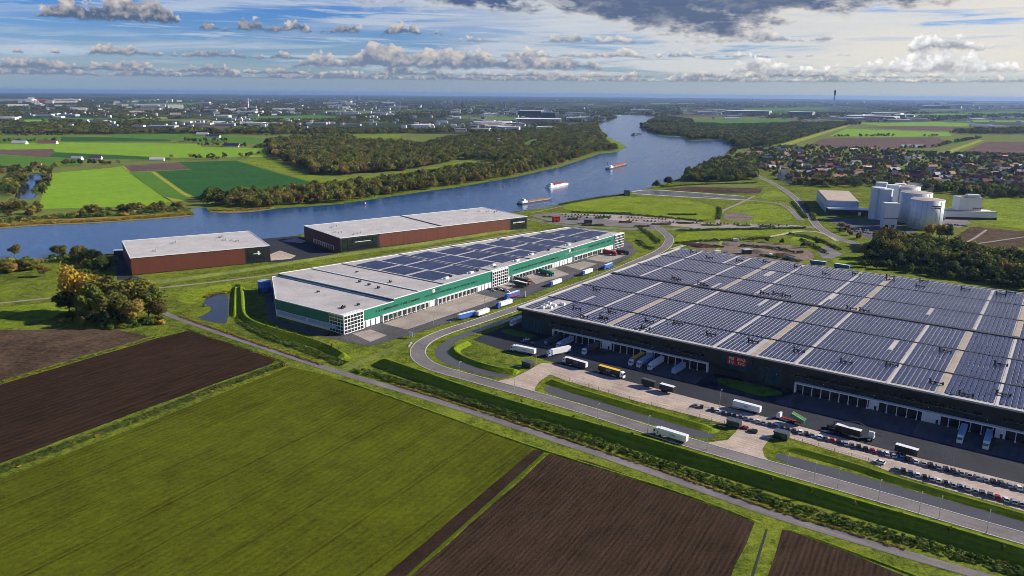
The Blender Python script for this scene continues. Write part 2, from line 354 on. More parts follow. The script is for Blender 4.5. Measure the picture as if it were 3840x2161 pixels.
# panels: dark cells, fine light frames laid out on the module's own axes
def pvmat(name, c, rough, fx, fy):
    m, t, b = newmat(name); p = opos(t); s = t.nodes.new('ShaderNodeSeparateXYZ'); t.links.new(p, s.inputs[0])
    def lines(k, per, wd):
        return (E(t, s.outputs[k]) / per)._op('FRACT').step(1.0 - wd, 1.0 - wd * 0.6)
    f = lines(0, fx, 0.09).max(lines(1, fy, 0.08)); n = nz(t, p, 0.06, 4, 0.6)
    base = mixc(t, n.sat(), tuple(x * 0.75 for x in c), tuple(x * 1.35 for x in c))
    oi = t.nodes.new('ShaderNodeObjectInfo'); rr = E(t, oi.outputs['Random']); base = mixc(t, (rr * 0.8 + n * 0.4).sat(), base, tuple(x * 1.5 for x in c))
    t.links.new(mixc(t, f * 0.55, base, (0.30, 0.31, 0.34)), b.inputs['Base Color']); b.inputs['Roughness'].default_value = rough
    b.inputs['Specular IOR Level'].default_value = 0.7; return m
pvmat('pv_cell', (0.014, 0.018, 0.060), 0.26, 1.05, 1.75); pvmat('pv_navy', (0.010, 0.014, 0.045), 0.3, 1.7, 1.05)
def watermat(name, c, rough, s, strength):
    m, t, b = newmat(name); p = wpos(t)
    b.inputs['Base Color'].default_value = (*c, 1); b.inputs['Roughness'].default_value = rough; b.inputs['IOR'].default_value = 1.333
    b.inputs['Specular IOR Level'].default_value = 0.5
    n = nz(t, scl(t, p, (1, 1.6, 1), R(20)), s, 6, 0.62) ; n2 = nz(t, p, s * 0.06, 3, 0.5)
    bump(t, b, n + n2 * 1.5, strength, 0.6); return m
watermat('river', (0.012, 0.070, 0.20), 0.14, 0.18, 0.32)
watermat('canal', (0.085, 0.080, 0.080), 0.22, 0.5, 0.12)
watermat('pond', (0.010, 0.022, 0.06), 0.08, 0.5, 0.10)
def leafmat(name, a, c, hue=0.04, val=0.7):
    m, t, b = newmat(name); p = opos(t)
    n = nz(t, p, 0.45, 4, 0.6); n2 = nz(t, p, 2.5, 2, 0.6)
    oi = t.nodes.new('ShaderNodeObjectInfo'); rr = E(t, oi.outputs['Random'])
    cc = mixc(t, ((n - 0.5) * 2.2 + (n2 - 0.5) + 0.5 + (rr - 0.5) * 0.9).sat(), a, c)
    hs = t.nodes.new('ShaderNodeHueSaturation'); t.links.new(cc, hs.inputs['Color'])
    t.links.new(((rr * 7.31)._op('FRACT') * hue + (0.5 - hue * 0.5)).k, hs.inputs['Hue']); t.links.new(((rr * 3.77)._op('FRACT') * val + (1.05 - val / 2)).k, hs.inputs['Value'])
    t.links.new(hs.outputs[0], b.inputs['Base Color']); b.inputs['Roughness'].default_value = 0.75; b.inputs['Specular IOR Level'].default_value = 0.2
    tr = t.nodes.new('ShaderNodeBsdfTranslucent'); t.links.new(hs.outputs[0], tr.inputs[0])
    mx = t.nodes.new('ShaderNodeMixShader'); mx.inputs[0].default_value = 0.28
    o = t.nodes['Material Output']; t.links.new(b.outputs[0], mx.inputs[1]); t.links.new(tr.outputs[0], mx.inputs[2]); t.links.new(mx.outputs[0], o.inputs[0]); return m
leafmat('leaf_green', (0.034, 0.060, 0.010), (0.150, 0.180, 0.026))
leafmat('leaf_olive', (0.066, 0.070, 0.014), (0.26, 0.23, 0.040))
leafmat('leaf_brown', (0.090, 0.070, 0.018), (0.29, 0.205, 0.045))
leafmat('leaf_yellow', (0.20, 0.13, 0.012), (0.46, 0.30, 0.03), 0.02, 0.2)
leafmat('leaf_dark', (0.022, 0.040, 0.010), (0.085, 0.110, 0.022))
leafmat('leaf_reed', (0.16, 0.12, 0.02), (0.42, 0.30, 0.05))
leafmat('leaf_hedge', (0.05, 0.09, 0.015), (0.14, 0.19, 0.03))
# far land: patchwork of fields, woods and settlements that melt together towards the horizon
m, t, b = newmat('land'); p = wpos(t)
vo = t.nodes.new('ShaderNodeTexVoronoi'); vo.inputs['Scale'].default_value = 1 / 420.0; t.links.new(scl(t, p, (1, 0.55, 0)), vo.inputs['Vector'])
sx = t.nodes.new('ShaderNodeSeparateColor'); t.links.new(vo.outputs['Color'], sx.inputs[0])
k = E(t, sx.outputs[0]); k2 = E(t, sx.outputs[1])
fcol = mixc(t, k, (0.05, 0.10, 0.02), (0.16, 0.22, 0.04)); fcol = mixc(t, (k2.step(0.7, 0.75)), fcol, (0.10, 0.075, 0.055))
wood = nz(t, p, 1 / 900.0, 8, 0.62, 0.6); fcol = mixc(t, wood.step(0.40, 0.47), fcol, (0.035, 0.045, 0.018))
speck = nz(t, scl(t, p, (1, 0.4, 1)), 1 / 60.0, 3, 0.6)
fcol = mixc(t, speck.step(0.66, 0.70) * 0.55, fcol, (0.45, 0.43, 0.42))
t.links.new(fcol, b.inputs['Base Color']); b.inputs['Roughness'].default_value = 0.95; b.inputs['Specular IOR Level'].default_value = 0.1
# ------------------------------------------------------------------ ground sheets
def tri_sheet(name, pts, z, mat, kind='structure', label=None, cat=None):
    from mathutils.geometry import tessellate_polygon
    vs = [Vector((p[0], p[1], 0)) for p in pts]
    me = bpy.data.meshes.new(name); me.from_pydata([(v.x, v.y, z) for v in vs], [], [tuple(q) for q in tessellate_polygon([vs])])
    me.materials.append(MT[mat]); me.update()
    for q in me.polygons:
        if q.normal.z < 0: q.flip()
    me.update(); o = link(name, me); tag(o, label, cat, kind=kind); return o
def sheet(name, px, z, mat, kind='structure', smooth=0, **k):
    pts = [G(x, y)[:2] for x, y in px]
    if smooth: pts = chaikin(pts, smooth)
    return tri_sheet(name, pts, z, mat, kind, **k)
def chaikin(pts, n, closed=True):
    for _ in range(n):
        q = []; m_ = len(pts)
        for i in range(m_ if closed else m_ - 1):
            a, b_ = pts[i], pts[(i + 1) % m_]
            q += [(a[0] * .75 + b_[0] * .25, a[1] * .75 + b_[1] * .25), (a[0] * .25 + b_[0] * .75, a[1] * .25 + b_[1] * .75)]
        pts = q if closed else [pts[0]] + q + [pts[-1]]
    return pts
def rough_edge(pts, amp, seg):            # closed outline with a natural wobble
    out = []
    for i in range(len(pts)):
        a, b_ = pts[i], pts[(i + 1) % len(pts)]; L = math.dist(a, b_); n = max(1, int(L / seg))
        for k_ in range(n):
            f = k_ / n; x, y = a[0] + (b_[0] - a[0]) * f, a[1] + (b_[1] - a[1]) * f
            w_ = mnoise.noise_vector(Vector((x / (seg * 4), y / (seg * 4), 3.3))) * amp
            out.append((x + w_.x, y + w_.y))
    return out
def path_pts(px, smooth=3, z=0.0):
    return chaikin([G(x, y, z)[:2] for x, y in px], smooth, False)
def offs(pts, d):
    out = []
    for i, p_ in enumerate(pts):
        a = pts[max(0, i - 1)]; b_ = pts[min(len(pts) - 1, i + 1)]
        tx, ty = b_[0] - a[0], b_[1] - a[1]; L = math.hypot(tx, ty) or 1
        out.append((p_[0] - ty / L * d, p_[1] + tx / L * d))
    return out
def ribbon(name, pts, d0, d1, z0, z1, mat, parent=None, kind=None, h=None, label=None, cat=None):
    A, B = offs(pts, d0), offs(pts, d1); n = len(pts); mb = MB()
    if h is None:
        mb.add([(x, y, z0) for x, y in A] + [(x, y, z1) for x, y in B], [(i, i + 1, n + i + 1, n + i) if d1 > d0 else (i, n + i, n + i + 1, i + 1) for i in range(n - 1)])
    else:
        mb.add([(x, y, z0) for x, y in A] + [(x, y, z0 + h) for x, y in A] + [(x, y, z0 + h) for x, y in B] + [(x, y, z0) for x, y in B],
               [(i + 1 + a * n, i + a * n, i + (a + 1) * n, i + 1 + (a + 1) * n) for a in range(3) for i in range(n - 1)])
    o = mb.build(name, MT[mat], parent); 
    if kind or label: tag(o, label, cat, kind=kind)
    return o
def road(name, px, width, mat, z=0.12, kerb=True, smooth=3):
    pts = path_pts(px, smooth); o = ribbon(name, pts, -width / 2, width / 2, z, z, mat, kind='structure')
    if kerb:
        for s in (-1, 1):
            ribbon('kerb', pts, s * (width / 2 + 0.02), s * (width / 2 + 0.42), 0.02, 0.02, 'kerb', parent=o, h=0.2)
    return pts, o
FAR = 42000.0; HAZE = 0.000030
mb = MB(); nseg = 96
mb.add([(0, 600, 0)] + [(r_ * math.cos(a), 600 + r_ * math.sin(a), 0) for r_ in (3000, 12000, FAR) for a in [2 * math.pi * i / nseg for i in range(nseg)]],
       [(0, 1 + i, 1 + (i + 1) % nseg) for i in range(nseg)] + [(1 + k_ * nseg + i, 1 + (k_ + 1) * nseg + i, 1 + (k_ + 1) * nseg + (i + 1) % nseg, 1 + k_ * nseg + (i + 1) % nseg) for k_ in range(2) for i in range(nseg)])
tag(mb.build('ground', MT['land']), kind='structure')
NEAR_BANK = [(2635, 626), (2575, 661), (2428, 707), (2372, 721), (2242, 739), (2086, 770), (1962, 792), (1500, 840), (1120, 880), (994, 899), (700, 930), (397, 953), (238, 958), (149, 973), (0, 983), (-500, 1025)]
FAR_BANK = [(-500, 890), (0, 857), (149, 844), (348, 837), (497, 827), (640, 817), (730, 809), (722, 795), (712, 784), (775, 780), (785, 797), (860, 798), (944, 795), (1043, 782), (1280, 765), (1528, 728), (1727, 701), (1926, 666), (2105, 626), (2249, 578), (2313, 571), (2353, 553), (2328, 539), (2285, 518), (2254, 497), (2244, 467), (2274, 457), (2316, 442), (2300, 433), (2270, 431)]
RIGHT_BANK = [(2400, 432), (2463, 438), (2438, 457), (2395, 477), (2438, 497), (2472, 510), (2560, 517), (2585, 530), (2694, 527), (2749, 542), (2724, 576), (2697, 596)]
RIV = FAR_BANK + RIGHT_BANK + NEAR_BANK
tri_sheet('river', rough_edge([G(x, y)[:2] for x, y in RIV], 3.0, 14.0), 0.06, 'river')
nb = [G(x, y)[:2] for x, y in [(2900, 560)] + NEAR_BANK]
tri_sheet('meadow', rough_edge(nb, 2.0, 15.0)[:-1] + [(-900, 500), (-900, -300), (1200, -300), (1500, 1000), G(3900, 690)[:2], G(3300, 690)[:2]], 0.03, 'grass')
fb = [G(x, y)[:2] for x, y in FAR_BANK[:26]]
sheet('far_meadow', [(x, y) for x, y in FAR_BANK[:24]] + [(2200, 500), (1900, 510), (1500, 500), (1280, 495), (900, 500), (600, 490), (0, 500), (-500, 520)], 0.025, 'grass_dull')
sheet('right_meadow', [(2730, 585), (2760, 545), (2900, 470), (2600, 450), (2480, 438), (2950, 440), (3300, 460), (3900, 480), (4300, 500), (4300, 720), (3500, 700), (2900, 660), (2640, 640)], 0.028, 'grass_dull')
FIELDS = [
 ('field', [(186, 651), (425, 629), (452, 625), (590, 725), (640, 757), (560, 772), (300, 781), (142, 784)], 'crop_light'),
 ('field', [(456, 625), (468, 624), (556, 700), (600, 735), (690, 752), (650, 757), (596, 725)], 'crop_yellow'),
 ('field', [(487, 647), (562, 646), (690, 735), (720, 748), (690, 752), (600, 733)], 'crop_mid'),
 ('field', [(565, 645), (580, 644), (690, 722), (740, 746), (722, 749), (672, 722)], 'crop_yellow'),
 ('field', [(583, 643), (718, 637), (668, 609), (884, 603), (1050, 652), (1215, 697), (1000, 722), (860, 738), (742, 744), (690, 718)], 'crop_dark'),
 ('field', [(465, 622), (663, 610), (715, 634), (490, 645)], 'soil_far'),
 ('field', [(888, 601), (1033, 592), (1180, 660), (1280, 668), (1528, 645), (1707, 611), (1792, 603), (1777, 624), (1640, 652), (1500, 672), (1300, 697), (1220, 696), (1060, 650)], 'grass_bright'),
 ('field', [(0, 540), (225, 534), (745, 540), (760, 552), (1000, 556), (1000, 590), (640, 592), (209, 571), (0, 560)], 'crop_light'),
 ('field', [(209, 572), (640, 593), (640, 600), (300, 596), (180, 588)], 'crop_dark'),
 ('field', [(0, 562), (200, 560), (207, 572), (175, 590), (0, 579)], 'soil_far'),
 ('field', [(-300, 582), (0, 581), (180, 592), (310, 600), (300, 622), (120, 627), (0, 632), (-300, 640)], 'crop_mid'),
 ('field', [(-300, 518), (0, 516), (220, 512), (225, 532), (0, 538), (-300, 540)], 'crop_mid'),
 ('field', [(228, 514), (420, 516), (640, 524), (640, 531), (228, 531)], 'crop_dark'),
 ('field', [(420, 505), (700, 502), (1000, 520), (1280, 505), (1280, 525), (1000, 540), (745, 534), (645, 522), (420, 514)], 'crop_mid'),
 ('field', [(1280, 505), (1505, 503), (1500, 518), (1400, 519), (1280, 514)], 'grass_bright'),
 ('field', [(1940, 558), (1985, 530), (2022, 520), (2040, 523), (2002, 548), (1990, 558)], 'crop_mid'),
 ('field', [(2258, 521), (2290, 520), (2330, 541), (2345, 552), (2292, 557)], 'grass_bright'),
 ('field', [(2590, 450), (2950, 447), (2995, 465), (2900, 470), (2700, 474), (2600, 463)], 'crop_mid'),
 ('field', [(2918, 545), (2965, 543), (3185, 473), (3168, 472)], 'crop_yellow'),
 ('field', [(3030, 546), (3085, 520), (3340, 516), (3520, 516), (3560, 540), (3500, 556), (3280, 556), (3100, 552)], 'soil_far'),
 ('field', [(3112, 511), (3172, 483), (3560, 497), (3570, 511), (3340, 514)], 'crop_light'),
 ('field', [(3240, 478), (3420, 470), (3640, 480), (3620, 492), (3420, 489)], 'soil_far'),
 ('field', [(3700, 532), (3900, 532), (3900, 580), (3700, 582), (3605, 572)], 'soil_far'),
 ('field', [(3522, 577), (3560, 575), (3690, 527), (3672, 525)], 'crop_yellow'),
 ('field', [(3560, 545), (3620, 530), (3580, 515), (3572, 520)], 'crop_mid'),
 ('field', [(3640, 760), (3720, 742), (3950, 745), (3950, 870), (3760, 850), (3640, 832), (3720, 820), (3730, 795)], 'grass_bright'),
 ('field', [(3640, 850), (3950, 880), (3950, 930), (3600, 925), (3580, 890)], 'soil_light'),
 ('field', [(-350, 1830), (0, 1797), (540, 1592), (1085, 1376), (1240, 1412), (1480, 1493), (2003, 1685), (1436, 2165), (1100, 2480), (-900, 2700)], 'crop_olive'),
 ('headland', [(1088, 1377), (1240, 1413), (1480, 1494), (2000, 1685), (1950, 1728), (1700, 1632), (1430, 1532), (1150, 1424)], 'headland'),
 ('track', [(2003, 1686), (2044, 1694), (1520, 2165), (1436, 2165)], 'soil_flat'),
 ('track', [(2036, 1704), (2046, 1706), (1536, 2165), (1518, 2165)], 'headland'),
 ('field', [(2062, 1702), (2200, 1728), (2560, 1853), (2815, 1942), (2826, 1962), (2742, 2165), (2680, 2320), (1370, 2320), (1542, 2165)], 'soil_dark'),
 ('field', [(2932, 1986), (3005, 1998), (3395, 2162), (3650, 2280), (2830, 2320), (2880, 2165)], 'soil_dark'),
 ('field', [(701, 1241), (870, 1296), (1034, 1351), (1020, 1364), (520, 1543), (0, 1738), (-300, 1850), (-500, 1600), (0, 1444), (586, 1270)], 'soil_row'),
 ('field', [(-400, 1262), (0, 1240), (60, 1238), (420, 1234), (566, 1262), (0, 1428), (-500, 1560)], 'soil_light'),
 ('field', [(-400, 1180), (0, 1152), (240, 1132), (262, 1176), (64, 1226), (0, 1234), (-400, 1256)], 'grass_bright'),
 ('field', [(60, 447), (330, 442), (560, 450), (520, 458), (200, 456)], 'crop_mid'),
 ('field', [(900, 440), (1180, 432), (1300, 440), (1240, 450), (960, 452)], 'crop_mid'),
 ('field', [(640, 478), (820, 472), (980, 480), (900, 490), (680, 489)], 'soil_far'),
 ('field', [(3200, 462), (3500, 458), (3700, 466), (3640, 474), (3300, 472)], 'crop_light'),
 ('field', [(3560, 420), (3800, 418), (3900, 426), (3700, 432)], 'crop_mid'),
 ('field', [(2750, 408), (3050, 404), (3150, 410), (2900, 416)], 'crop_mid'),
 ('field', [(400, 392), (700, 386), (820, 392), (600, 398)], 'crop_mid'),
 ('lawn', [(640, 1108), (840, 1062), (870, 1066), (868, 1095), (790, 1100), (745, 1140), (690, 1140)], 'grass_bright'),
 ('lawn', [(2090, 772), (2250, 746), (2350, 737), (2560, 747), (2680, 772), (2690, 800), (2640, 831), (2500, 815), (2300, 800), (2150, 796)], 'grass_bright'),
 ('lawn', [(2720, 800), (2760, 770), (2870, 762), (2950, 785), (2985, 822), (2900, 835), (2760, 832)], 'grass_bright'),
 ('lawn', [(2850, 735), (2880, 715), (2940, 722), (2960, 742), (2930, 750), (2860, 748)], 'grass_bright'),
 ('lawn', [(2530, 890), (2560, 868), (2900, 862), (3040, 860), (2980, 872), (2880, 880), (2700, 890), (2560, 910), (2520, 925)], 'grass_bright'),
 ('lawn', [(2950, 900), (2990, 885), (3060, 900), (3120, 930), (3060, 925), (2980, 910)], 'grass_bright'),
 ('lawn', [(3120, 975), (3150, 962), (3210, 966), (3225, 980), (3190, 992), (3130, 988)], 'grass_bright'),
 ('verge', [(2500, 700), (2700, 680), (2840, 690), (2850, 705), (2700, 705), (2560, 712)], 'grass_dull'),
 ('bare_earth', [(2480, 712), (2580, 700), (2860, 708), (2850, 725), (2700, 727), (2520, 715)], 'soil_light'),
 ('bare_earth', [(2560, 915), (2700, 905), (2800, 908), (2950, 915), (3040, 940), (3060, 968), (2990, 990), (2800, 962), (2620, 938)], 'earth'),
 ('bare_earth', [(2710, 800), (2760, 795), (2830, 810), (2820, 830), (2720, 830)], 'earth'),
]
fr_ = random.Random(21)
for k_ in range(34):                       # narrow strips of farmland between the far woods
    cx_, cy_ = fr_.uniform(40, 3800), 382 + fr_.random() ** 0.8 * 92
    if 1150 < cx_ < 2500 or any(inpoly(cx_, cy_, f_[1]) for f_ in FIELDS): continue
    w_, h_ = fr_.uniform(50, 190), fr_.uniform(1.6, 4.2) * (cy_ - 350) / 80; sk = fr_.uniform(-30, 30)
    FIELDS.append(('field', [(cx_ - w_ + sk, cy_ - h_), (cx_ + w_ + sk, cy_ - h_ * .8), (cx_ + w_, cy_ + h_), (cx_ - w_, cy_ + h_ * .9)], fr_.choice(['crop_mid', 'crop_light', 'soil_far', 'grass_dull', 'crop_light'])))
NFIELD = {}
for i, (nm, px, mt) in enumerate(FIELDS):
    pts = [G(x, y)[:2] for x, y in px]
    far = sum(p_[1] for p_ in pts) / len(pts)
    if mt in ('soil_dark', 'soil_row', 'soil_light', 'crop_olive'): pts = rough_edge(pts, 0.7, 5.0)
    if nm in ('lawn', 'bare_earth', 'verge'): pts = rough_edge(chaikin(pts, 2), 1.2, 4.0)
    tri_sheet(nm, pts, (0.12 if far > 900 else 0.06) + (i % 7) * 0.003, mt)
sheet('pond', [(775, 1118), (800, 1105), (845, 1103), (858, 1110), (855, 1205), (838, 1217), (735, 1195), (770, 1180), (798, 1160), (790, 1150), (755, 1148), (768, 1130)], 0.09, 'pond', smooth=1)
sheet('pond', [(107, 651), (169, 658), (166, 672), (154, 700), (136, 738), (122, 748), (55, 748), (60, 725), (84, 680)], 0.13, 'pond', smooth=1)
sheet('canal', [(1975, 1176), (1890, 1196), (1825, 1216), (1700, 1263), (1638, 1301), (1627, 1326), (1647, 1351), (1691, 1373), (1759, 1394), (1859, 1418), (1902, 1417), (1930, 1398), (1809, 1370), (1731, 1351), (1691, 1326), (1683, 1307), (1697, 1290), (1747, 1262), (1840, 1230), (1902, 1209), (1985, 1180)], 0.08, 'canal', smooth=2)
sheet('canal', [(2050, 1448), (2110, 1458), (2400, 1549), (2684, 1628), (2676, 1642), (2640, 1644), (2600, 1639), (2300, 1547), (2060, 1477), (2038, 1462)], 0.08, 'canal', smooth=1)
sheet('canal', [(2925, 1700), (3206, 1779), (3505, 1864), (3841, 1955), (4200, 2050), (4200, 2095), (3841, 1994), (3505, 1904), (3057, 1780), (2912, 1724), (2908, 1710)], 0.08, 'canal', smooth=1)
sheet('canal', [(2372, 722), (2430, 713), (2600, 727), (2790, 741), (2780, 747), (2600, 738), (2400, 730)], 0.10, 'canal')
sheet('ditch', [(2871, 1985), (2880, 1986), (2826, 2165), (2796, 2300), (2778, 2300), (2814, 2165)], 0.07, 'ditch_mud')
# yards
sheet('yard', [(1770, 1274), (1902, 1222), (1962, 1198), (2100, 1180), (2700, 1300), (4300, 1650), (4300, 1940), (3840, 1815), (3350, 1694), (3040, 1610), (2878, 1566), (2742, 1531), (2533, 1476), (2300, 1416), (2092, 1364), (2050, 1352), (2005, 1339), (1896, 1317)], 0.09, 'asphalt_dark_shade')
sheet('car_park', [(2092, 1365), (2300, 1417), (2533, 1477), (2742, 1532), (2878, 1567), (3040, 1611), (3350, 1695), (3840, 1816), (4300, 1941), (4300, 2045), (3840, 1918), (3400, 1792), (3300, 1756), (3262, 1734), (2953, 1641), (2900, 1622), (2866, 1600), (2773, 1600), (2710, 1588), (2400, 1509), (2120, 1428), (2062, 1405)], 0.10, 'paving')
sheet('access_road', [(1850, 1433), (1925, 1417), (1975, 1394), (2030, 1362), (2092, 1366), (2062, 1405), (2022, 1432), (2004, 1460), (2012, 1478), (2040, 1494)], 0.105, 'paving')
sheet('access_road', [(2655, 1661), (2729, 1651), (2757, 1623), (2773, 1598), (2870, 1599), (2906, 1623), (2884, 1648), (2858, 1685), (2866, 1713), (2897, 1737)], 0.105, 'paving')
sheet('yard', [(1385, 1300), (1530, 1258), (1685, 1211), (1871, 1149), (2050, 1083), (2148, 1043), (2347, 976), (2382, 950), (2372, 915), (2340, 900), (2290, 925), (1290, 1250), (1236, 1252), (1200, 1262)], 0.09, 'asphalt')
for px in ([(1321, 1252), (1387, 1236), (1452, 1258), (1390, 1283)], [(1436, 1214), (1526, 1237), (1868, 1121), (1778, 1099)], [(1969, 1033), (2010, 1066), (2135, 1029), (2076, 1006)], [(2120, 997), (2190, 980), (2240, 990), (2176, 1014)], [(2195, 972), (2276, 985), (2350, 957), (2310, 938)], [(1860, 1072), (1905, 1085), (1960, 1066), (1905, 1056)]):
    sheet('dock_apron', px, 0.11, 'concrete')
sheet('yard', [(1012, 984), (1008, 918), (975, 897), (1125, 884), (1150, 905), (1268, 950), (1240, 966), (1110, 986)], 0.09, 'asphalt_dark_shade')
sheet('terrace', [(1012, 955), (1050, 940), (1110, 960), (1090, 972), (1014, 978)], 0.12, 'paving')
sheet('yard', [(1050, 905), (1110, 892), (1150, 905), (1130, 912)], 0.11, 'paving')
sheet('yard', [(425, 955), (460, 950), (500, 1036), (560, 1052), (440, 1050)], 0.09, 'asphalt_dark_shade')
sheet('yard', [(990, 1072), (1035, 1040), (1035, 1200), (1290, 1262), (1200, 1262), (1040, 1222), (1000, 1195)], 0.09, 'asphalt')
sheet('yard', [(1985, 808), (2080, 798), (2140, 806), (2280, 818), (2480, 842), (2470, 858), (2240, 846), (2090, 838)], 0.095, 'asphalt_warm')
sheet('parking_lot', [(2090, 800), (2320, 806), (2540, 822), (2640, 836), (2760, 840), (3000, 846), (2990, 852), (2600, 855), (2500, 845), (2300, 826)], 0.098, 'concrete')
sheet('yard', [(3105, 812), (3255, 830), (3300, 822), (3430, 868), (3420, 898), (3330, 912), (3210, 885), (3140, 850)], 0.09, 'asphalt')
sheet('yard', [(3530, 830), (3590, 800), (3640, 835), (3600, 855), (3540, 850)], 0.09, 'asphalt_warm')
sheet('yard', [(3060, 935), (3100, 920), (3160, 955), (3120, 970), (3085, 970)], 0.09, 'asphalt_warm')
sheet('reed_bank', [(-500, 893), (0, 858), (149, 845), (348, 838), (497, 828), (640, 818), (728, 809), (700, 800), (560, 805), (400, 815), (200, 822), (0, 832), (-500, 850)], 0.14, 'reed', smooth=1)
sheet('reed_bank', [(786, 797), (860, 799), (944, 796), (1040, 783), (1020, 776), (900, 782), (800, 786)], 0.14, 'reed', smooth=1)
# roads
MAIN = [(2470, 853), (2481, 866), (2506, 884), (2512, 902), (2499, 926), (2468, 947), (2397, 978), (2242, 1044), (2117, 1087), (2050, 1118), (1933, 1158), (1778, 1211), (1685, 1239), (1607, 1270), (1573, 1298), (1564, 1323), (1576, 1348), (1607, 1370), (1654, 1388), (1747, 1413), (1871, 1447), (2175, 1531), (2419, 1609), (2610, 1669), (2858, 1740), (3107, 1810), (3356, 1880), (3604, 1953), (3841, 2021), (4200, 2125)]
main_pts, _o = road('main_road', MAIN, 8.6, 'asphalt_warm', 0.13)
PATH = [(600, 1165), (631, 1182), (745, 1222), (994, 1306), (1280, 1401), (1479, 1457), (1727, 1532), (2026, 1631), (2274, 1713), (2561, 1810), (2878, 1924), (3107, 1994), (3405, 2083), (3654, 2153), (4000, 2255)]
path_pts_w, _o = road('lane', PATH, 5.0, 'asphalt_warm', 0.13, kerb=False)
road('footpath', [(1285, 1393), (1330, 1370), (1420, 1330), (1500, 1296), (1555, 1272)], 5.0, 'grass_dull', 0.10, False)
road('access_road', [(1985, 822), (2086, 843), (2242, 855), (2360, 860), (2475, 862), (2600, 860), (2800, 856), (3004, 852), (3060, 853)], 7.5, 'asphalt_warm', 0.135)
road('village_road', [(2780, 625), (2836, 659), (2910, 693), (2966, 730), (3004, 764), (3041, 814), (3066, 851), (3112, 882), (3190, 910), (3252, 929), (3400, 965), (3700, 1010)], 9.0, 'asphalt_warm', 0.14)
road('cycle_path', [(3140, 905), (3100, 880), (3060, 868), (2988, 867), (2895, 888), (2786, 896), (2662, 901), (2600, 910), (2520, 935)], 3.4, 'paving', 0.125)
road('access_road', [(2640, 737), (2780, 749), (2910, 761), (2951, 773), (2988, 811), (3004, 826)], 6.0, 'asphalt_warm', 0.125)
road('quay', [(2372, 719), (2430, 711), (2600, 722), (2790, 737)], 5.0, 'kerb', 0.15, False)
road('quay', [(2372, 727), (2600, 741), (2790, 751)], 5.0, 'kerb', 0.15, False)
road('track', [(2690, 836), (2700, 800), (2720, 785), (2770, 765), (2800, 750), (2830, 735)], 5.0, 'gravel', 0.11, False)
road('track', [(-300, 1160), (0, 1138), (233, 1113), (561, 1085), (800, 1058), (984, 1036), (1300, 985), (1640, 925), (2000, 868)], 4.0, 'gravel', 0.10, False)
road('track', [(2665, 960), (2690, 940), (2705, 905), (2710, 900)], 3.0, 'crop_yellow', 0.13, False)
road('track', [(3700, 862), (3640, 905), (3560, 930), (3900, 880)], 3.0, 'gravel', 0.11, False)
road('towpath', [(1990, 800), (2090, 777), (2250, 747), (2350, 735)], 3.0, 'gravel', 0.1, False)
# embankments: grass ridges, sunny on the road side, in shade on the field side
def bund(name, px, h, wa, wb, top=1.2, mat='grass_mown', stuff=False):
    pts = chaikin([G(x, y, h)[:2] for x, y in px], 2, False); n = len(pts)
    prof = [(-wa - top / 2, 0.0), (-top / 2, h), (top / 2, h), (top / 2 + wb, 0.0)]
    mb = MB(); rows = [offs(pts, d) for d, _ in prof]
    vs = []
    for j, (d, z) in enumerate(prof):
        for i, (x, y) in enumerate(rows[j]):
            k_ = mnoise.noise(Vector((x / 6, y / 6, j))) * 0.18
            tp = min(1.0, min(i, n - 1 - i) / 2.0)
            vs.append((x, y, (z + k_) * tp if z else 0.0))
    mb.add(vs, [(j * n + i, j * n + i + 1, (j + 1) * n + i + 1, (j + 1) * n + i) for j in range(3) for i in range(n - 1)])
    o = mb.build(name, MT[mat]); tag(o, kind='structure'); return pts
BUND = [(1415, 1334), (1582, 1390), (1777, 1457), (1976, 1517), (2175, 1571), (2374, 1626), (2561, 1681), (2908, 1785), (3306, 1899), (3654, 1999), (3841, 2057), (4150, 2150)]
bund_pts = bund('embankment', BUND, 4.2, 5.2, 4.2)
bund('embankment', [(2060, 1418), (2120, 1441), (2400, 1525), (2695, 1606)], 2.0, 3.6, 2.0, 1.0)
bund('embankment', [(2945, 1664), (3230, 1744), (3300, 1770), (3400, 1800), (3840, 1926), (4200, 2030)], 1.8, 3.0, 1.4, 0.8)
bund('embankment', [(1760, 1274), (1700, 1300), (1712, 1322), (1770, 1348), (1860, 1376), (1945, 1386)], 2.2, 3.2, 3.0, 1.0)
bund('embankment', [(902, 1066), (908, 1120), (912, 1186), (1000, 1222), (1177, 1270), (1240, 1294), (1300, 1330)], 3.0, 5.0, 2.6, 1.2)
bund('embankment', [(884, 1068), (880, 1120), (878, 1185)], 1.8, 2.6, 2.0, 0.8)
bund('embankment', [(300, 1060), (560, 1058), (900, 1010), (1200, 962), (1600, 908), (1990, 846)], 2.0, 3.2, 3.2, 2.0, 'grass_dull')
bund('embankment', [(1240, 1412), (1480, 1490), (2003, 1678), (2560, 1846), (2860, 1962)], 0.5, 0.8, 0.8, 0.6, 'grass_bright')
bund('embankment', [(2960, 1980), (3340, 2120), (3700, 2260)], 0.5, 0.8, 0.8, 0.6, 'grass_bright')
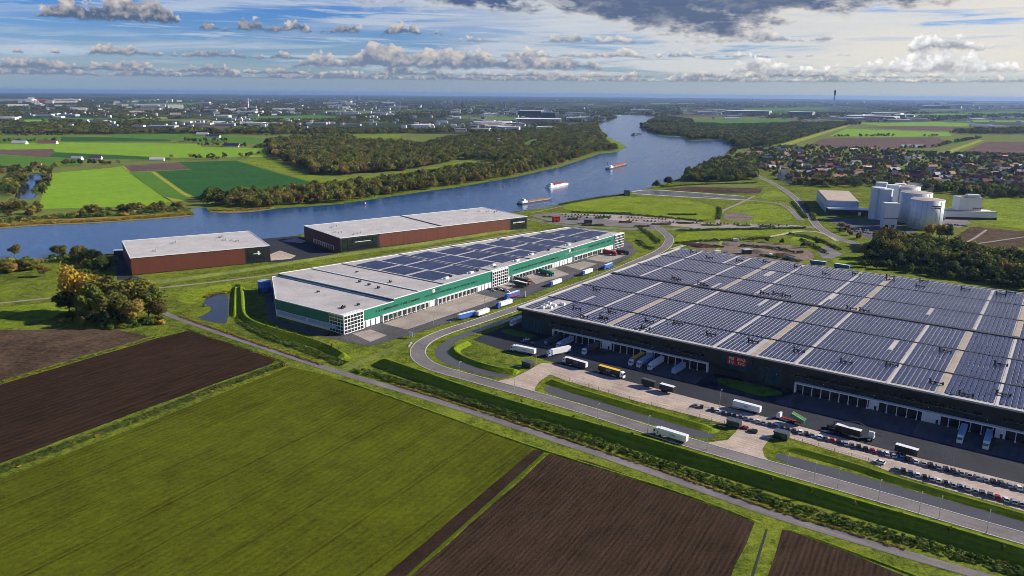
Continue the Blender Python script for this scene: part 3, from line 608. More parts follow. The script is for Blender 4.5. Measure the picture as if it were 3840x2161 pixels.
# ------------------------------------------------------------------ lettering
def letters(body, size, mat, parent, loc, rot=(math.pi / 2, 0, 0), name='lettering', sx=1.0):
    me = TXT[body, size].copy(); me.materials.clear(); me.materials.append(MT[mat])
    o = link(name, me, parent); o.location = loc; o.rotation_euler = rot; o.scale = (sx, 1, 1); return o
def scribble(parent, s0, s1, z, h, mat, seed, y=-0.08):     # worn lettering too blurred to read: a run of strokes
    r_ = random.Random(seed); mb = MB(); s = s0
    while s < s1:
        wd = r_.uniform(0.35, 0.75) * h
        if r_.random() < 0.12: s += wd * 1.2; continue
        k_ = r_.random()
        mb.box(s, s + wd * 0.28, y, y + 0.06, z, z + h)
        if k_ < 0.7: mb.box(s + wd * 0.5, s + wd * 0.75, y, y + 0.06, z, z + h * r_.uniform(0.6, 1))
        if k_ > 0.3: mb.box(s + wd * 0.28, s + wd * 0.5, y, y + 0.06, z + h * 0.4, z + h * 0.58)
        s += wd
    mb.build('lettering', MT[mat], parent)
def vents(root, spots, mat='galv'):
    for s, t_, hh in spots:
        mb = MB(); mb.cyl(s, t_, BASEZ, BASEZ + hh, 0.35, n=10); mb.cyl(s, t_, BASEZ + hh, BASEZ + hh + 0.35, 0.65, n=10)
        mb.build('roof_vent', MT[mat], root)
# ------------------------------------------------------------------ charcoal distribution hall with the panel-covered roof
BH = 15.0
bx, by = G(1938, 1154, BH)[:2]
hall = empty('warehouse', (bx, by, 0), R(-36.2), 'huge charcoal distribution warehouse with a roof covered in solar panels', 'warehouse')
BL, BD, NG = 345.0, 252.0, 22.15
mb = MB(); mb.box(2.6, BL, 2.4, BD, 0, BH - 1.4); mb.build('wall', MT['charcoal'], hall)
mb = MB(); mb.box(0, BL, 0, BD, BH - 1.9, BH - 0.4); mb.build('roof_edge', MT['charcoal'], hall)
mb = MB(); mb.box(0.8, BL - .8, 0.8, BD - .8, BH - 0.39, BH - 0.05); mb.build('roof', MT['roof_grey'], hall)
mb = MB(); mb.box(-0.05, BL, -0.05, 0.75, BH - 0.4, BH + 0.45); mb.box(-0.05, 0.75, 0.75, BD - 0.75, BH - 0.4, BH + 0.45); mb.box(-0.05, BL, BD - 0.75, BD + 0.05, BH - 0.4, BH + 0.45)
mb.build('parapet', MT['roof_pale'], hall)
Z0 = BH - 0.05
for s0, w_, mt, t0, t1 in [(44.3, 2.0, 'roof_pale', 2, 124), (66.4, 4.4, 'roof_cream', 2, 124), (88.6, 1.8, 'roof_pale', 2, 124), (132.9, 1.8, 'roof_pale', 2, 124), (155.3, 4.4, 'roof_cream', 2, 124), (177.2, 1.8, 'roof_pale', 2, 124), (221.5, 1.8, 'roof_pale', 2, 124), (243.6, 4.6, 'roof_cream', 2, 124), (266.5, 1.6, 'roof_pale', 2, 124), (332, 4.4, 'roof_cream', 2, 124),
                            (23.0, 1.8, 'roof_pale', 127, 250), (67.5, 1.8, 'roof_pale', 127, 250), (88.0, 4.0, 'roof_cream', 127, 250), (111.6, 1.8, 'roof_pale', 127, 250), (155.5, 1.8, 'roof_pale', 127, 250), (177.6, 4.4, 'roof_cream', 127, 250), (245.2, 1.6, 'roof_pale', 127, 250), (266.3, 4.4, 'roof_cream', 127, 250)]:
    mb = MB(); w_ *= 0.62; mb.box(s0 - w_ / 2, s0 + w_ / 2, t0, t1, Z0 + 0.004, Z0 + 0.16); mb.build('walkway', MT[mt], hall)
mb = MB(); mb.box(1, BL - 1, 123.6, 127.2, Z0 + 0.006, Z0 + 0.75); mb.build('fire_wall', MT['membrane_dark'], hall)
for t_ in (35.6, 80.2, 168.9, 212.0):
    mb = MB(); mb.box(1, BL - 1, t_ - 0.4, t_ + 0.4, Z0 + 0.17, Z0 + 0.5); mb.build('cable_tray', MT['membrane_dark'], hall)
# panel rows: long double-pitched rows running from front to back, cut by trays and walkways
def pv_mesh(L):
    mb = MB(); wd = 0.94; a, b_ = 0.2, 0.36
    mb.add([(-wd, 0, a), (0, 0, b_), (0, L, b_), (-wd, L, a), (wd, 0, a), (wd, L, a)], [(0, 1, 2, 3), (1, 4, 5, 2)])
    mb.add([(-wd, 0, a), (wd, 0, a), (0, 0, b_), (-wd, L, a), (wd, L, a), (0, L, b_)], [(0, 1, 2), (3, 5, 4)], 1)
    return mb.mesh('solar_row', [MT['pv_cell'], MT['galv']])
segs = [(4.5, 34.6), (36.8, 56.8), (57.4, 79.2), (81.4, 101.8), (102.4, 122.8), (128.2, 147.8), (148.4, 167.8), (170.2, 190), (190.6, 211), (213.2, 248)]
PV = {}
walk = {0: [44.3, 66.4, 88.6, 132.9, 155.3, 177.2, 221.5, 243.6, 266.5, 332], 1: [23, 67.5, 88, 111.6, 155.5, 177.6, 245.2, 266.3]}
rows_ = []
for si, (t0, t1) in enumerate(segs):
    PV[si] = pv_mesh(t1 - t0)
    wk = walk[0 if t0 < 124 else 1]
    k_ = 0; s = 4.6
    bounds = sorted([2.2] + wk + [BL - 2])
    for a, b_ in zip(bounds[:-1], bounds[1:]):
        wa_ = 1.9 if a in (66.4, 155.3, 243.6, 332, 88, 177.6, 266.3) else 0.95
        wb_ = 1.9 if b_ in (66.4, 155.3, 243.6, 332, 88, 177.6, 266.3) else 0.95; n = round((b_ - a - wa_ - wb_) / 2.32); pitch = (b_ - a - wa_ - wb_) / max(1, n)
        for i in range(n):
            x = a + wa_ + pitch * (i + 0.5)
            if si == 0 and (10 < x < 22): continue
            if random.Random(int(x * 10) + si * 7919).random() < 0.008: continue
            wx, wy = bx + x * math.cos(R(-36.2)) - (t0 + t1) / 2 * math.sin(R(-36.2)), by + x * math.sin(R(-36.2)) + (t0 + t1) / 2 * math.cos(R(-36.2))
            qx, qy = proj((wx, wy, BH))
            vis = -60 < qx < 3900
            dist = math.hypot(wx, wy)
            rows_.append((0 if vis else 1, dist, x, t0, si))
rows_.sort()
rest = MB()
for i, (vis, d_, x, t0, si) in enumerate(rows_):
    if i < 296:
        o = link('solar_row', PV[si], hall); o.location = (x, t0, Z0 + 0.05)
    else:
        me = PV[si]; rest.add([(v.co.x + x, v.co.y + t0, v.co.z + Z0 + 0.05) for v in me.vertices], [tuple(p_.vertices) for p_ in me.polygons])
        for j, p_ in enumerate(me.polygons): rest.m[-len(me.polygons) + j] = p_.material_index
o = rest.build('solar_rows', [MT['pv_cell'], MT['galv']], hall); o['kind'] = 'stuff'
BASEZ = Z0
for i in range(48):                       # rooftop vent pairs with a duct between them
    r_ = random.Random(300 + i)
    if i < 13: s, t_ = 30 + i * 23.5 + r_.uniform(-4, 4), r_.uniform(15, 30)
    elif i < 26: s, t_ = 16 + (i - 13) * 23.0 + r_.uniform(-4, 4), r_.uniform(224, 240)
    else: s, t_ = r_.uniform(14, 300), r_.choice([r_.uniform(4, 14), r_.uniform(60, 72), r_.uniform(130, 140), r_.uniform(240, 248)])
    mb = MB(); mb.cyl(s, t_, Z0, Z0 + 2.0, 0.4, n=10); mb.cyl(s, t_, Z0 + 2.0, Z0 + 2.5, 0.8, n=10); mb.box(s, s + 5.5, t_ - 0.25, t_ + 0.25, Z0 + 0.7, Z0 + 1.15)
    mb.cyl(s + 5.5, t_, Z0, Z0 + 1.7, 0.4, n=10); mb.box(s + 1.8, s + 2.6, t_ - 0.7, t_ + 0.7, Z0 + 0.6, Z0 + 1.6)
    mb.build('roof_vent', MT['membrane_dark'], hall)
for i, (s, t_) in enumerate([(14, 9), (13, 14), (18, 12), (17, 18), (12, 20), (20, 24)]):
    mb = MB(); mb.box(s - 1.6, s + 1.6, t_ - 1.0, t_ + 1.0, Z0, Z0 + 1.5); mb.cyl(s - 0.7, t_, Z0 + 1.5, Z0 + 1.7, 0.6, n=10); mb.cyl(s + 0.8, t_, Z0 + 1.5, Z0 + 1.7, 0.6, n=10)
    mb.build('cooling_unit', MT['white_metal'], hall)
# glazed corner and window bands
mb = MB(); mb.box(2.45, 20, 2.25, 2.39, 0.2, 9.5); mb.build('corner_glazing', MT['glass_blue'], hall)
for i in range(8):
    mb = MB(); mb.box(2.6 + i * 2.5 - 0.07, 2.6 + i * 2.5 + 0.07, 2.12, 2.24, 0.2, 9.6); mb.build('mullion', MT['steel_grey'], hall)
for i, (s0, s1, z0) in enumerate([(26, 62, 8.4), (68, 98, 8.4), (104, 128, 8.2), (176, 214, 8.6), (220, 262, 8.6), (270, 320, 8.6)]):
    n = int((s1 - s0) / 3.0)
    for j in range(n):
        mb = MB(); a = s0 + j * 3.0; mb.box(a, a + 2.7, 2.25, 2.38, z0, z0 + 1.5); mb.build('pane', MT['glass_dark'], hall)
    mb = MB(); mb.box(s0 - 0.2, s1, 2.18, 2.39, z0 - 0.22, z0 - 0.01); mb.build('sill', MT['steel_grey'], hall)
def docks(s0, s1, solid):
    mb = MB(); mb.box(s0, s1, 0.3, 2.38, 4.9, 5.5); mb.box(s0, s0 + 0.7, 0.3, 2.38, 0.1, 4.88); mb.box(s1 - 0.7, s1, 0.3, 2.38, 0.1, 4.88)
    mb.build('dock_canopy', MT['white_metal'], hall)
    s = s0 + 4.4
    while s < s1 - 2:
        sol = any(a < s < b_ for a, b_ in solid)
        if not sol:
            mb = MB(); mb.box(s - 0.16, s + 0.16, 0.5, 0.85, 0.1, 4.88); mb.cyl(s, 0.65, 0.1, 0.7, 0.42, n=8); mb.build('dock_post', MT['white_metal'], hall)
            mb = MB(); mb.box(s + 0.75, s + 3.65, 2.2, 2.39, 1.1, 4.4); mb.build('dock_door', MT['charcoal_dark'], hall)
        s += 4.43
    for a, b_ in solid:
        mb = MB(); mb.box(a, b_, 1.2, 2.38, 0.1, 4.85); mb.build('dock_office', MT['white_metal'], hall)
        mb = MB(); mb.box(b_ - 1.9, b_ - 0.9, 1.1, 1.19, 0.1, 2.3); mb.build('door', MT['charcoal_dark'], hall)
docks(27.5, 131.0, [(63.5, 69.5), (93, 96.5)]); docks(178.5, 340.0, [(214.5, 219.0), (238, 246), (268, 272), (300, 306)])
# entrance: red sign, glazed offices, planted court
mb = MB(); mb.box(138, 155, 2.2, 2.38, 4.5, 13); mb.build('entrance_glazing', MT['glass_blue'], hall)
for k_, (s0, a, b_) in enumerate([(141.2, '818', 'S13'), (146.7, 'EVVA', 'EVO')]):
    mb = MB(); mb.box(s0, s0 + 5.0, 1.7, 2.1, 7.4, 12.2); pn = mb.build('sign_panel', MT['sign_red'], hall)
    letters(a, 2.3, 'paint_white', pn, (s0 + 2.5, 1.66, 10.9), sx=0.85); letters(b_, 2.3, 'paint_white', pn, (s0 + 2.5, 1.66, 8.7), sx=0.85)
for i in range(4):
    for j in range(3):
        mb = MB(); mb.box(159 + i * 3, 161.7 + i * 3, 2.2, 2.38, 1.0 + j * 3.2, 3.6 + j * 3.2); mb.build('pane', MT['glass_blue'], hall)
for sv_ in range(24, 340, 24):
    mb = MB(); mb.box(sv_, sv_ + 0.4, 2.2, 2.39, 7.0, 7.35); mb.build('wall_lamp', MT['white_metal'], hall)
c_, s_ = math.cos(R(-36.2)), math.sin(R(-36.2))
def HW(s, t_): return (bx + s * c_ - t_ * s_, by + s * s_ + t_ * c_)
tri_sheet('lawn', chaikin([HW(*q) for q in [(140, -1), (174, -1), (174, -9), (166, -16), (146, -13), (139, -7)]], 1), 0.13, 'grass_bank')
tri_sheet('lawn', chaikin([HW(*q) for q in [(2, -2), (20, -2), (18, -9), (6, -13), (-8, -10), (-7, -3)]], 2), 0.13, 'grass_bank')
for s0, s1 in ((27, 131), (179, 340)):
    tri_sheet('dock_apron', [HW(s0, 1.5), HW(s1, 1.5), HW(s1 + 2, -20), HW(s0 - 5, -20)], 0.12, 'asphalt')
# ------------------------------------------------------------------ green distribution hall
gx, gy = G(1287, 1184, 12.5)[:2]
gh = empty('warehouse', (gx, gy, 0), R(53.7), 'long green and white warehouse with dark solar arrays on its pale roof', 'warehouse')
g_main = [(45, 0), (371.5, 0), (366, 62), (43.8, 124)]; g_low = [(0, 0), (44.9, 0), (43.7, 124), (38, 124), (-0.8, 68)]
for nm, pg, zt in (('low', g_low, 12.0), ('main', g_main, 13.6)):
    mb = MB(); mb.prism(pg, 4.9, zt - 0.12); mb.build('upper_wall', MT['green_clad'], gh)
    ins = [(sum(q[0] for q in pg) / len(pg), sum(q[1] for q in pg) / len(pg))]
    inner = [(q[0] + (ins[0][0] - q[0]) * 0.002, q[1] + (ins[0][1] - q[1]) * 0.004) for q in pg]
    mb = MB(); mb.prism(inner, 0, 4.88); mb.build('lower_wall', MT['white_wall'], gh)
    mb = MB(); mb.prism([(q[0] + (ins[0][0] - q[0]) * 0.006, q[1] + (ins[0][1] - q[1]) * 0.012) for q in pg], zt - 0.11, zt); mb.build('roof', MT['roof_grey'], gh)
    mb = MB()
    for i in range(len(pg)):
        a, b_ = Vector((*pg[i], 0)), Vector((*pg[(i + 1) % len(pg)], 0)); d_ = (b_ - a).normalized(); n_ = Vector((-d_.y, d_.x, 0)) * 0.5
        mb.add([a + Vector((0, 0, zt - 0.11)), b_ + Vector((0, 0, zt - 0.11)), b_ + n_ + Vector((0, 0, zt - 0.11)), a + n_ + Vector((0, 0, zt - 0.11)),
                a + Vector((0, 0, zt + 0.4)), b_ + Vector((0, 0, zt + 0.4)), b_ + n_ + Vector((0, 0, zt + 0.4)), a + n_ + Vector((0, 0, zt + 0.4))],
               [(4, 5, 6, 7), (0, 1, 5, 4), (2, 3, 7, 6)])
    mb.build('parapet', MT['white_metal'], gh)
mb = MB(); mb.prism([(44.95, 0.3), (45.2, 0.3), (44.2, 123.5), (43.9, 123.5)], 12.05, 13.4); mb.build('step_wall', MT['dark_green'], gh)
for s in (71, 98, 154, 210, 266, 322):
    yb = 124 - (s - 45) * 62 / 325; mb = MB(); mb.box(s - 0.5, s + 0.5, 1, yb - 1.5, 13.61, 14.2); mb.build('fire_wall', MT['white_metal'] if s < 90 else MT['roof_pale'], gh)
    mb = MB(); mb.box(s - 1.3, s - 0.55, 1, yb - 1.5, 13.605, 13.75); mb.build('gutter', MT['membrane_dark'], gh)
def pv_block(a0, a1, b0, b1, z):
    mb = MB(); y = b0
    while y + 1.9 <= b1:
        mb.add([(a0, y, z + 0.12), (a1, y, z + 0.12), (a1, y + 1.8, z + 0.32), (a0, y + 1.8, z + 0.32), (a0, y, z), (a1, y, z), (a1, y + 1.8, z), (a0, y + 1.8, z)],
               [(0, 1, 2, 3), (4, 5, 1, 0), (6, 7, 3, 2), (5, 6, 2, 1), (7, 4, 0, 3)]); y += 2.0
    mb.build('solar_array', MT['pv_navy'], gh)
bands = [100.5, 126, 155.5, 182, 211.5, 238, 267.5, 294, 323.5, 346]
for i, a in enumerate(bands):
    wd = 24.5 if i % 2 == 0 else 26.0
    if i == len(bands) - 1: wd = 18
    yb = 124 - (a + wd - 45) * 62 / 325
    rr = random.Random(i); y0 = 10 + rr.uniform(0, 5)
    n = 3 if yb > 84 else 2; L = (yb - 5 - y0) / n
    for j in range(n): pv_block(a + 0.8, a + wd - 1.2, y0 + j * L, y0 + (j + 1) * L - 2.2, 13.61)
for s, t_, hh in [(12, 14, 1.6), (14, 15, 1.6), (24, 12, 1.4), (60, 30, 1.6), (62, 42, 1.6), (64, 54, 1.6), (78, 36, 1.4), (118, 12, 1.8), (146, 8, 1.5), (166, 6, 1.2), (200, 9, 1.5), (250, 10, 1.5), (300, 12, 1.5), (30, 60, 1.2), (85, 80, 1.0)]:
    zt = 12.0 if s < 45 else 13.6; mb = MB(); mb.box(s - 0.9, s + 0.9, t_ - 0.6, t_ + 0.6, zt, zt + hh * 0.8); mb.cyl(s, t_ + 1.4, zt, zt + hh, 0.35, n=8); mb.build('roof_vent', MT['charcoal'], gh)
for s, t_ in [(112, 14), (138, 11), (170, 14), (196, 9), (225, 14), (282, 12), (330, 10)]:
    mb = MB(); mb.box(s - 4, s + 4, t_ - 2, t_ - 1.0, 13.61, 14.4); mb.box(s - 2, s + 2, t_ - 4, t_ - 2.05, 13.61, 15.0); mb.build('cooling_unit', MT['white_metal'], gh)
# gridded white office blocks on the front
def office(s0, s1, zt, side=False):
    mb = MB(); mb.box(s0, s1, -0.9, 3.0, 0.12, zt); ob = mb.build('office_front', MT['white_metal'], gh)
    n, m_ = max(3, int((s1 - s0) / 2.6)), 5
    for i in range(n):
        for j in range(m_):
            a = s0 + 0.35 + i * (s1 - s0 - 0.5) / n; z = 0.6 + j * (zt - 1.0) / m_
            mb = MB(); mb.box(a, a + (s1 - s0 - 0.5) / n - 0.55, -1.0, -0.91, z, z + (zt - 1.0) / m_ - 0.55); mb.build('window', MT['glass_dark'], ob)
    if side:
        for i in range(5):
            for j in range(m_):
                z = 0.6 + j * (zt - 1.0) / m_; a = 0.1 + i * 2.6
                mb = MB(); mb.box(s0 - 0.32, s0 - 0.2, a, a + 2.1, z, z + (zt - 1.0) / m_ - 0.55); mb.build('window', MT['glass_blue'], ob)
        mb = MB(); mb.box(s0 - 0.19, s0 - 0.02, -0.85, 13.2, 0.12, zt - 0.05); mb.build('side_frame', MT['white_metal'], ob)
office(-0.3, 16.5, 12.7, True); office(153.5, 174.5, 13.2); office(352.5, 371.8, 14.2)
def gdocks(s0, s1, pitch=4.6):
    mb = MB(); mb.box(s0, s1, -1.6, -0.05, 4.6, 5.15); mb.box(s0, s0 + 0.5, -1.6, -0.05, 0.12, 4.58); mb.build('dock_canopy', MT['white_metal'], gh)
    s = s0 + 1.6
    while s < s1 - 2.5:
        mb = MB(); mb.box(s, s + 2.9, -0.55, 0.12, 0.9, 4.3); mb.build('dock_door', MT['charcoal_dark'], gh)
        mb = MB(); mb.box(s + 3.2, s + 3.6, -1.3, -0.9, 0.12, 4.55); mb.build('dock_post', MT['white_metal'], gh); s += pitch
gdocks(33, 80); gdocks(88, 134); gdocks(180, 240); gdocks(276, 330)
for s0, n in ((19, 3), (81, 1), (136, 4), (244, 7), (334, 4)):
    for i in range(n):
        mb = MB(); mb.box(s0 + i * 4.4, s0 + i * 4.4 + 3.2, -0.35, 0.12, 0.3, 4.4); mb.build('roller_door', MT['white_metal'], gh)
scribble(gh, 28, 70, 8.0, 1.6, 'charcoal_dark', 1); scribble(gh, 76, 104, 8.4, 1.4, 'dark_green', 2); scribble(gh, 106, 134, 8.2, 1.3, 'charcoal_dark', 3)
scribble(gh, 182, 250, 8.0, 1.4, 'charcoal_dark', 4); scribble(gh, 262, 300, 8.6, 1.3, 'galv', 5); scribble(gh, 304, 346, 9.2, 1.5, 'charcoal_dark', 6)
for s in (84, 268):
    mb = MB(); mb.box(s, s + 2.6, -0.12, -0.02, 10.2, 12.6); em = mb.build('emblem', MT['paint_white'], gh)
    mb = MB(); mb.box(s + 0.8, s + 1.8, -0.18, -0.13, 10.9, 11.9); mb.build('emblem_dot', MT['orange_paint'], em)
    letters('NL3', 2.3, 'charcoal_dark', gh, (s + 6.2, -0.1, 11.4))
for t0, t1 in ((6, 20), (22, 34), (36, 66)):                       # blue strip of low windows on the shaded side
    a = 0.0 + t0 * -0.8 / 68; mb = MB(); mb.box(-1.1, -0.9, t0, t1, 2.2, 4.6); mb.build('window', MT['blue_wall'], gh)
sx_, sy_ = gx + math.cos(R(53.7)) * 36 - math.sin(R(53.7)) * 131, gy + math.sin(R(53.7)) * 36 + math.cos(R(53.7)) * 131
tk = empty('water_tank', (sx_, sy_, 0), 0, 'blue round sprinkler tank at the back corner of the green warehouse', 'tank')
mb = MB(); mb.cyl(0, 0, 0, 8.5, 5.2, n=24); mb.build('shell', MT['blue_paint'], tk, True); mb = MB(); mb.cyl(0, 0, 8.51, 9.1, 5.3, 1.0, n=24); mb.build('lid', MT['blue_wall'], tk)
# ------------------------------------------------------------------ two rust-red halls by the river
def red_hall(px, ang, L, D, H_, label, segs_, glaz, joint):
    x, y = G(*px, H_)[:2]; o = empty('warehouse', (x, y, 0), R(ang), label, 'warehouse', 'rust-red halls by the river')
    mb = MB(); mb.box(0.15, L - .15, 0.15, D - .15, 0, H_ - 0.9); mb.build('wall', MT['charcoal'], o)
    for a, b_ in segs_:
        n = max(1, round((b_ - a) / 14.0)); wd = (b_ - a) / n
        for i in range(n):
            mb = MB(); mb.box(a + i * wd + 0.06, a + (i + 1) * wd - 0.06, 0.0, 0.14, 0.7, H_ - 1.0); mb.build('facade_panel', MT['rust_clad'], o)
    n = 6
    for i in range(n):
        mb = MB(); mb.box(0.0, 0.14, 0.5 + i * (D - 1) / n, 0.38 + (i + 1) * (D - 1) / n, 0.7, H_ - 1.0); mb.build('facade_panel', MT['rust_clad'], o)
    for a, b_ in glaz:
        n = max(2, int((b_ - a) / 5)); wd = (b_ - a) / n
        for i in range(n):
            for j in range(2):
                mb = MB(); mb.box(a + i * wd + 0.15, a + (i + 1) * wd - 0.15, 0.02, 0.14, 1.0 + j * 6, 6.5 + j * 6); mb.build('pane', MT['glass_dark'], o)
        mb = MB(); mb.box(a + (b_ - a) * .35, b_ - (b_ - a) * .2, -0.1, 0.01, 8.4, 9.0); mb.build('light_band', MT['white_metal'], o)
    mb = MB(); mb.box(0, L, 0, D, H_ - 0.89, H_ - 0.3); mb.build('roof_edge', MT['charcoal_dark'], o)
    mb = MB(); mb.box(0.5, L - .5, 0.5, D - .5, H_ - 0.29, H_); mb.build('roof', MT['roof_pale'], o)
    mb = MB(); mb.box(0, L, 0, 0.6, H_ - 0.29, H_ + 0.35); mb.box(0, 0.6, 0.61, D - 0.61, H_ - 0.29, H_ + 0.35); mb.box(0, L, D - 0.6, D, H_ - 0.29, H_ + 0.35); mb.box(L - 0.6, L, 0.61, D - 0.61, H_ - 0.29, H_ + 0.35)
    mb.build('parapet', MT['white_metal'], o)
    if joint:
        mb = MB(); mb.box(joint - 0.9, joint + 0.9, 0.7, D - 0.7, H_ + 0.004, H_ + 0.5); mb.build('fire_wall', MT['membrane_dark'], o)
    return o
r1 = red_hall((487, 969), 30.6, 114.2, 86, 14.9, 'smaller rust-red riverside hall with a pale flat roof, left of its twin', [(0.3, 92)], [(94, 109)], None)
r2 = red_hall((1275, 894), 38.1, 232, 86, 14.2, 'larger rust-red riverside hall with a joint across its pale roof', [(42, 206)], [(2, 40), (208, 230)], 116)
for o, pts in ((r1, [(82, 64), (84, 62), (82, 44), (88, 40), (92, 34), (20, 20), (40, 52)]), (r2, [(8, 30), (12, 26), (20, 60), (24, 62), (196, 70), (206, 60), (214, 54), (220, 46), (20, 10), (26, 12)])):
    for s, t_ in pts:
        zt = 14.9 if o is r1 else 14.2; mb = MB(); mb.box(s - 1, s + 1, t_ - 0.7, t_ + 0.7, zt, zt + 1.3); mb.cyl(s + 2.2, t_, zt, zt + 1.9, 0.5, n=10); mb.build('roof_vent', MT['galv'], o)
scribble(r2, 211, 228, 8, 1.6, 'paint_white', 12, -0.14); mb = MB(); mb.box(103, 104.6, -0.14, -0.02, 7.5, 11); mb.build('emblem', MT['paint_white'], r1)
mb = MB(); mb.box(-0.4, -0.02, 14, 62, 0.3, 4.6); mb.build('loading_wall', MT['white_metal'], r2)
for i in range(9):
    mb = MB(); mb.box(-0.55, -0.42, 16 + i * 5, 19.4 + i * 5, 0.4, 4.0); mb.build('dock_door', MT['orange_paint'], r2)
# ------------------------------------------------------------------ grain works
hx, hy = G(3100, 752, 16.3)[:2]
o = empty('grain_hall', (hx, hy, 0), R(-9), 'blue-grey storage hall with a tan flat roof beside the silos', 'hall')
mb = MB(); mb.prism([(0, 0), (41, 0), (58, 118), (14, 120)], 0.0, 15.6); mb.build('wall', MT['blue_wall'], o)
mb = MB(); mb.prism([(1.2, 1.2), (40, 1.2), (56.5, 117), (15, 118.5)], 15.61, 16.3); mb.build('roof', MT['roof_tan'], o)
for i in range(9):
    a = i / 9; mb = MB(); mb.add([(14 * a - 0.15, 120 * a, 0.2), (14 * (a + .06) - 0.15, 120 * (a + .06), 0.2), (14 * (a + .06) - 0.15, 120 * (a + .06), 15), (14 * a - 0.15, 120 * a, 15)], [(0, 3, 2, 1)]); mb.build('wall_rib', MT['white_metal'], o)
mb = MB(); mb.box(0.5, 52, -18, -0.05, 0, 7.0); mb.build('annex', MT['charcoal'], o); mb = MB(); mb.box(0, 53, -18.6, -0.05, 7.01, 7.8); mb.build('annex_roof', MT['white_metal'], o)
mb = MB(); mb.box(36, 40, -18.25, -18.02, 0.2, 4.4); mb.build('door', MT['white_metal'], o); letters('COGO', 2.4, 'red_paint', o, (29, -18.1, 4.4))
def silo(px, r, h, label, name='grain_silo', n=28, top='roof_tan', base=0):
    x, y = G(*px)[:2]; y += r * 0.5; o = empty(name, (x, y, 0), 0, label, 'silo', 'white grain silos')
    mb = MB(); mb.cyl(0, 0, 0, h, r, n=n); mb.build('shell', MT['silo_wall'], o, n > 12)
    if n > 12: o.children[0].data.polygons.foreach_set('use_smooth', [len(p_.vertices) == 4 for p_ in o.children[0].data.polygons])
    for k_ in range(10):
        a = R(-170 + k_ * 17.5); q = MB(); q.box(-0.12, 0.12, -0.1, 0.02, 0.2, h - 0.1); q = q.build('seam', MT['galv'], o); q.location = (r * math.cos(a), r * math.sin(a), 0); q.rotation_euler = (0, 0, a + math.pi / 2)
    mb = MB(); mb.cyl(0, 0, h + 0.01, h + 1.6, r * 0.97, r * 0.3, n=n); mb.build('roof', MT[top], o)
    mb = MB()
    for k_ in range(n):
        a, b_ = 2 * math.pi * k_ / n, 2 * math.pi * (k_ + 1) / n
        mb.bar((r * .98 * math.cos(a), r * .98 * math.sin(a), h + 1.1), (r * .98 * math.cos(b_), r * .98 * math.sin(b_), h + 1.1), 0.09, 4)
        if k_ % 2 == 0: mb.bar((r * .98 * math.cos(a), r * .98 * math.sin(a), h), (r * .98 * math.cos(a), r * .98 * math.sin(a), h + 1.1), 0.07, 4)
    mb.build('railing', MT['galv'], o); return o
s1_ = silo((3480, 860), 18.0, 34, 'nearest and widest round white silo with a dark logo panel')
silo((3437, 838), 17.5, 37, 'wide round white silo directly behind the logo silo')
silo((3400, 815), 15.0, 39, 'round white silo rearmost between the tower cluster and logo silo')
mb = MB()
for i in range(8):
    a0, a1 = R(-104 + i * 5), R(-104 + (i + 1) * 5); rr = 18.12
    mb.add([(rr * math.cos(a0), rr * math.sin(a0), 25), (rr * math.cos(a1), rr * math.sin(a1), 25), (rr * math.cos(a1), rr * math.sin(a1), 28.4), (rr * math.cos(a0), rr * math.sin(a0), 28.4)], [(0, 1, 2, 3)])
mb.build('logo_panel', MT['charcoal_dark'], s1_); 
for i in range(6):
    a = R(-91 + i * 4.2); o_ = MB(); o_.box(-0.7, 0.7, -0.08, 0.0, -0.7, 0.7); k_ = o_.build('letter', MT['paint_white'], s1_); k_.location = (18.25 * math.cos(a), 18.25 * math.sin(a), 26.7); k_.rotation_euler = (0, 0, a + math.pi / 2)
o_ = MB(); o_.box(-1.6, 1.6, -0.08, 0.0, -1.0, 1.0); k_ = o_.build('logo', MT['paint_white'], s1_); k_.location = (18.25 * math.cos(R(-99)), 18.25 * math.sin(R(-99)), 26.7); k_.rotation_euler = (0, 0, R(-9))
def tower(px, wx, wy, h, rz, label, cham=0.25, name='grain_tower', mat='silo_wall'):
    x, y = G(*px)[:2]; o = empty(name, (x, y, 0), R(rz), label, 'tower', 'white grain towers')
    a, b_, c2 = wx / 2, wy, min(wx, wy) * cham
    pg = [(-a + c2, 0), (a - c2, 0), (a, c2), (a, b_ - c2), (a - c2, b_), (-a + c2, b_), (-a, b_ - c2), (-a, c2)] if cham else [(-a, 0), (a, 0), (a, b_), (-a, b_)]
    mb = MB(); mb.prism(pg, 0, h); mb.build('shell', MT[mat], o)
    mb = MB(); mb.prism([(x_ * 1.04, (y_ - b_ / 2) * 1.04 + b_ / 2) for x_, y_ in pg], h + 0.01, h + 0.9); mb.build('roof', MT['white_metal'], o); return o
tower((3290, 824), 15, 14, 39, 0, 'tall white eight-sided tower at the left end of the silo cluster'); tower((3318, 828), 15, 14, 38, 0, 'tall white eight-sided tower second from the left in the cluster')
tower((3300, 806), 13, 12, 41, 0, 'white tower rear left of the silo cluster'); tower((3345, 815), 14, 12, 40, 0, 'white tower behind the low front tower of the silo cluster'); tower((3370, 808), 12, 12, 40, 0, 'white tower between the cluster and the round silos')
t_ = tower((3335, 858), 15, 11, 29, -8, 'shorter white front tower with two lorry bays at its foot', 0)
for i in (-1, 1):
    mb = MB(); mb.box(i * 3.4 - 1.8, i * 3.4 + 1.8, -0.12, 0.0, 0.1, 4.5); mb.build('lorry_bay', MT['charcoal_dark'], t_)
mb = MB(); mb.box(-7.8, 7.8, -1.2, -0.01, 12, 12.7); mb.build('ledge', MT['steel_grey'], t_)
x, y = G(3590, 822)[:2]; o = empty('silo_office', (x, y, 0), R(-7), 'white stepped works building with a square tower right of the silos', 'building')
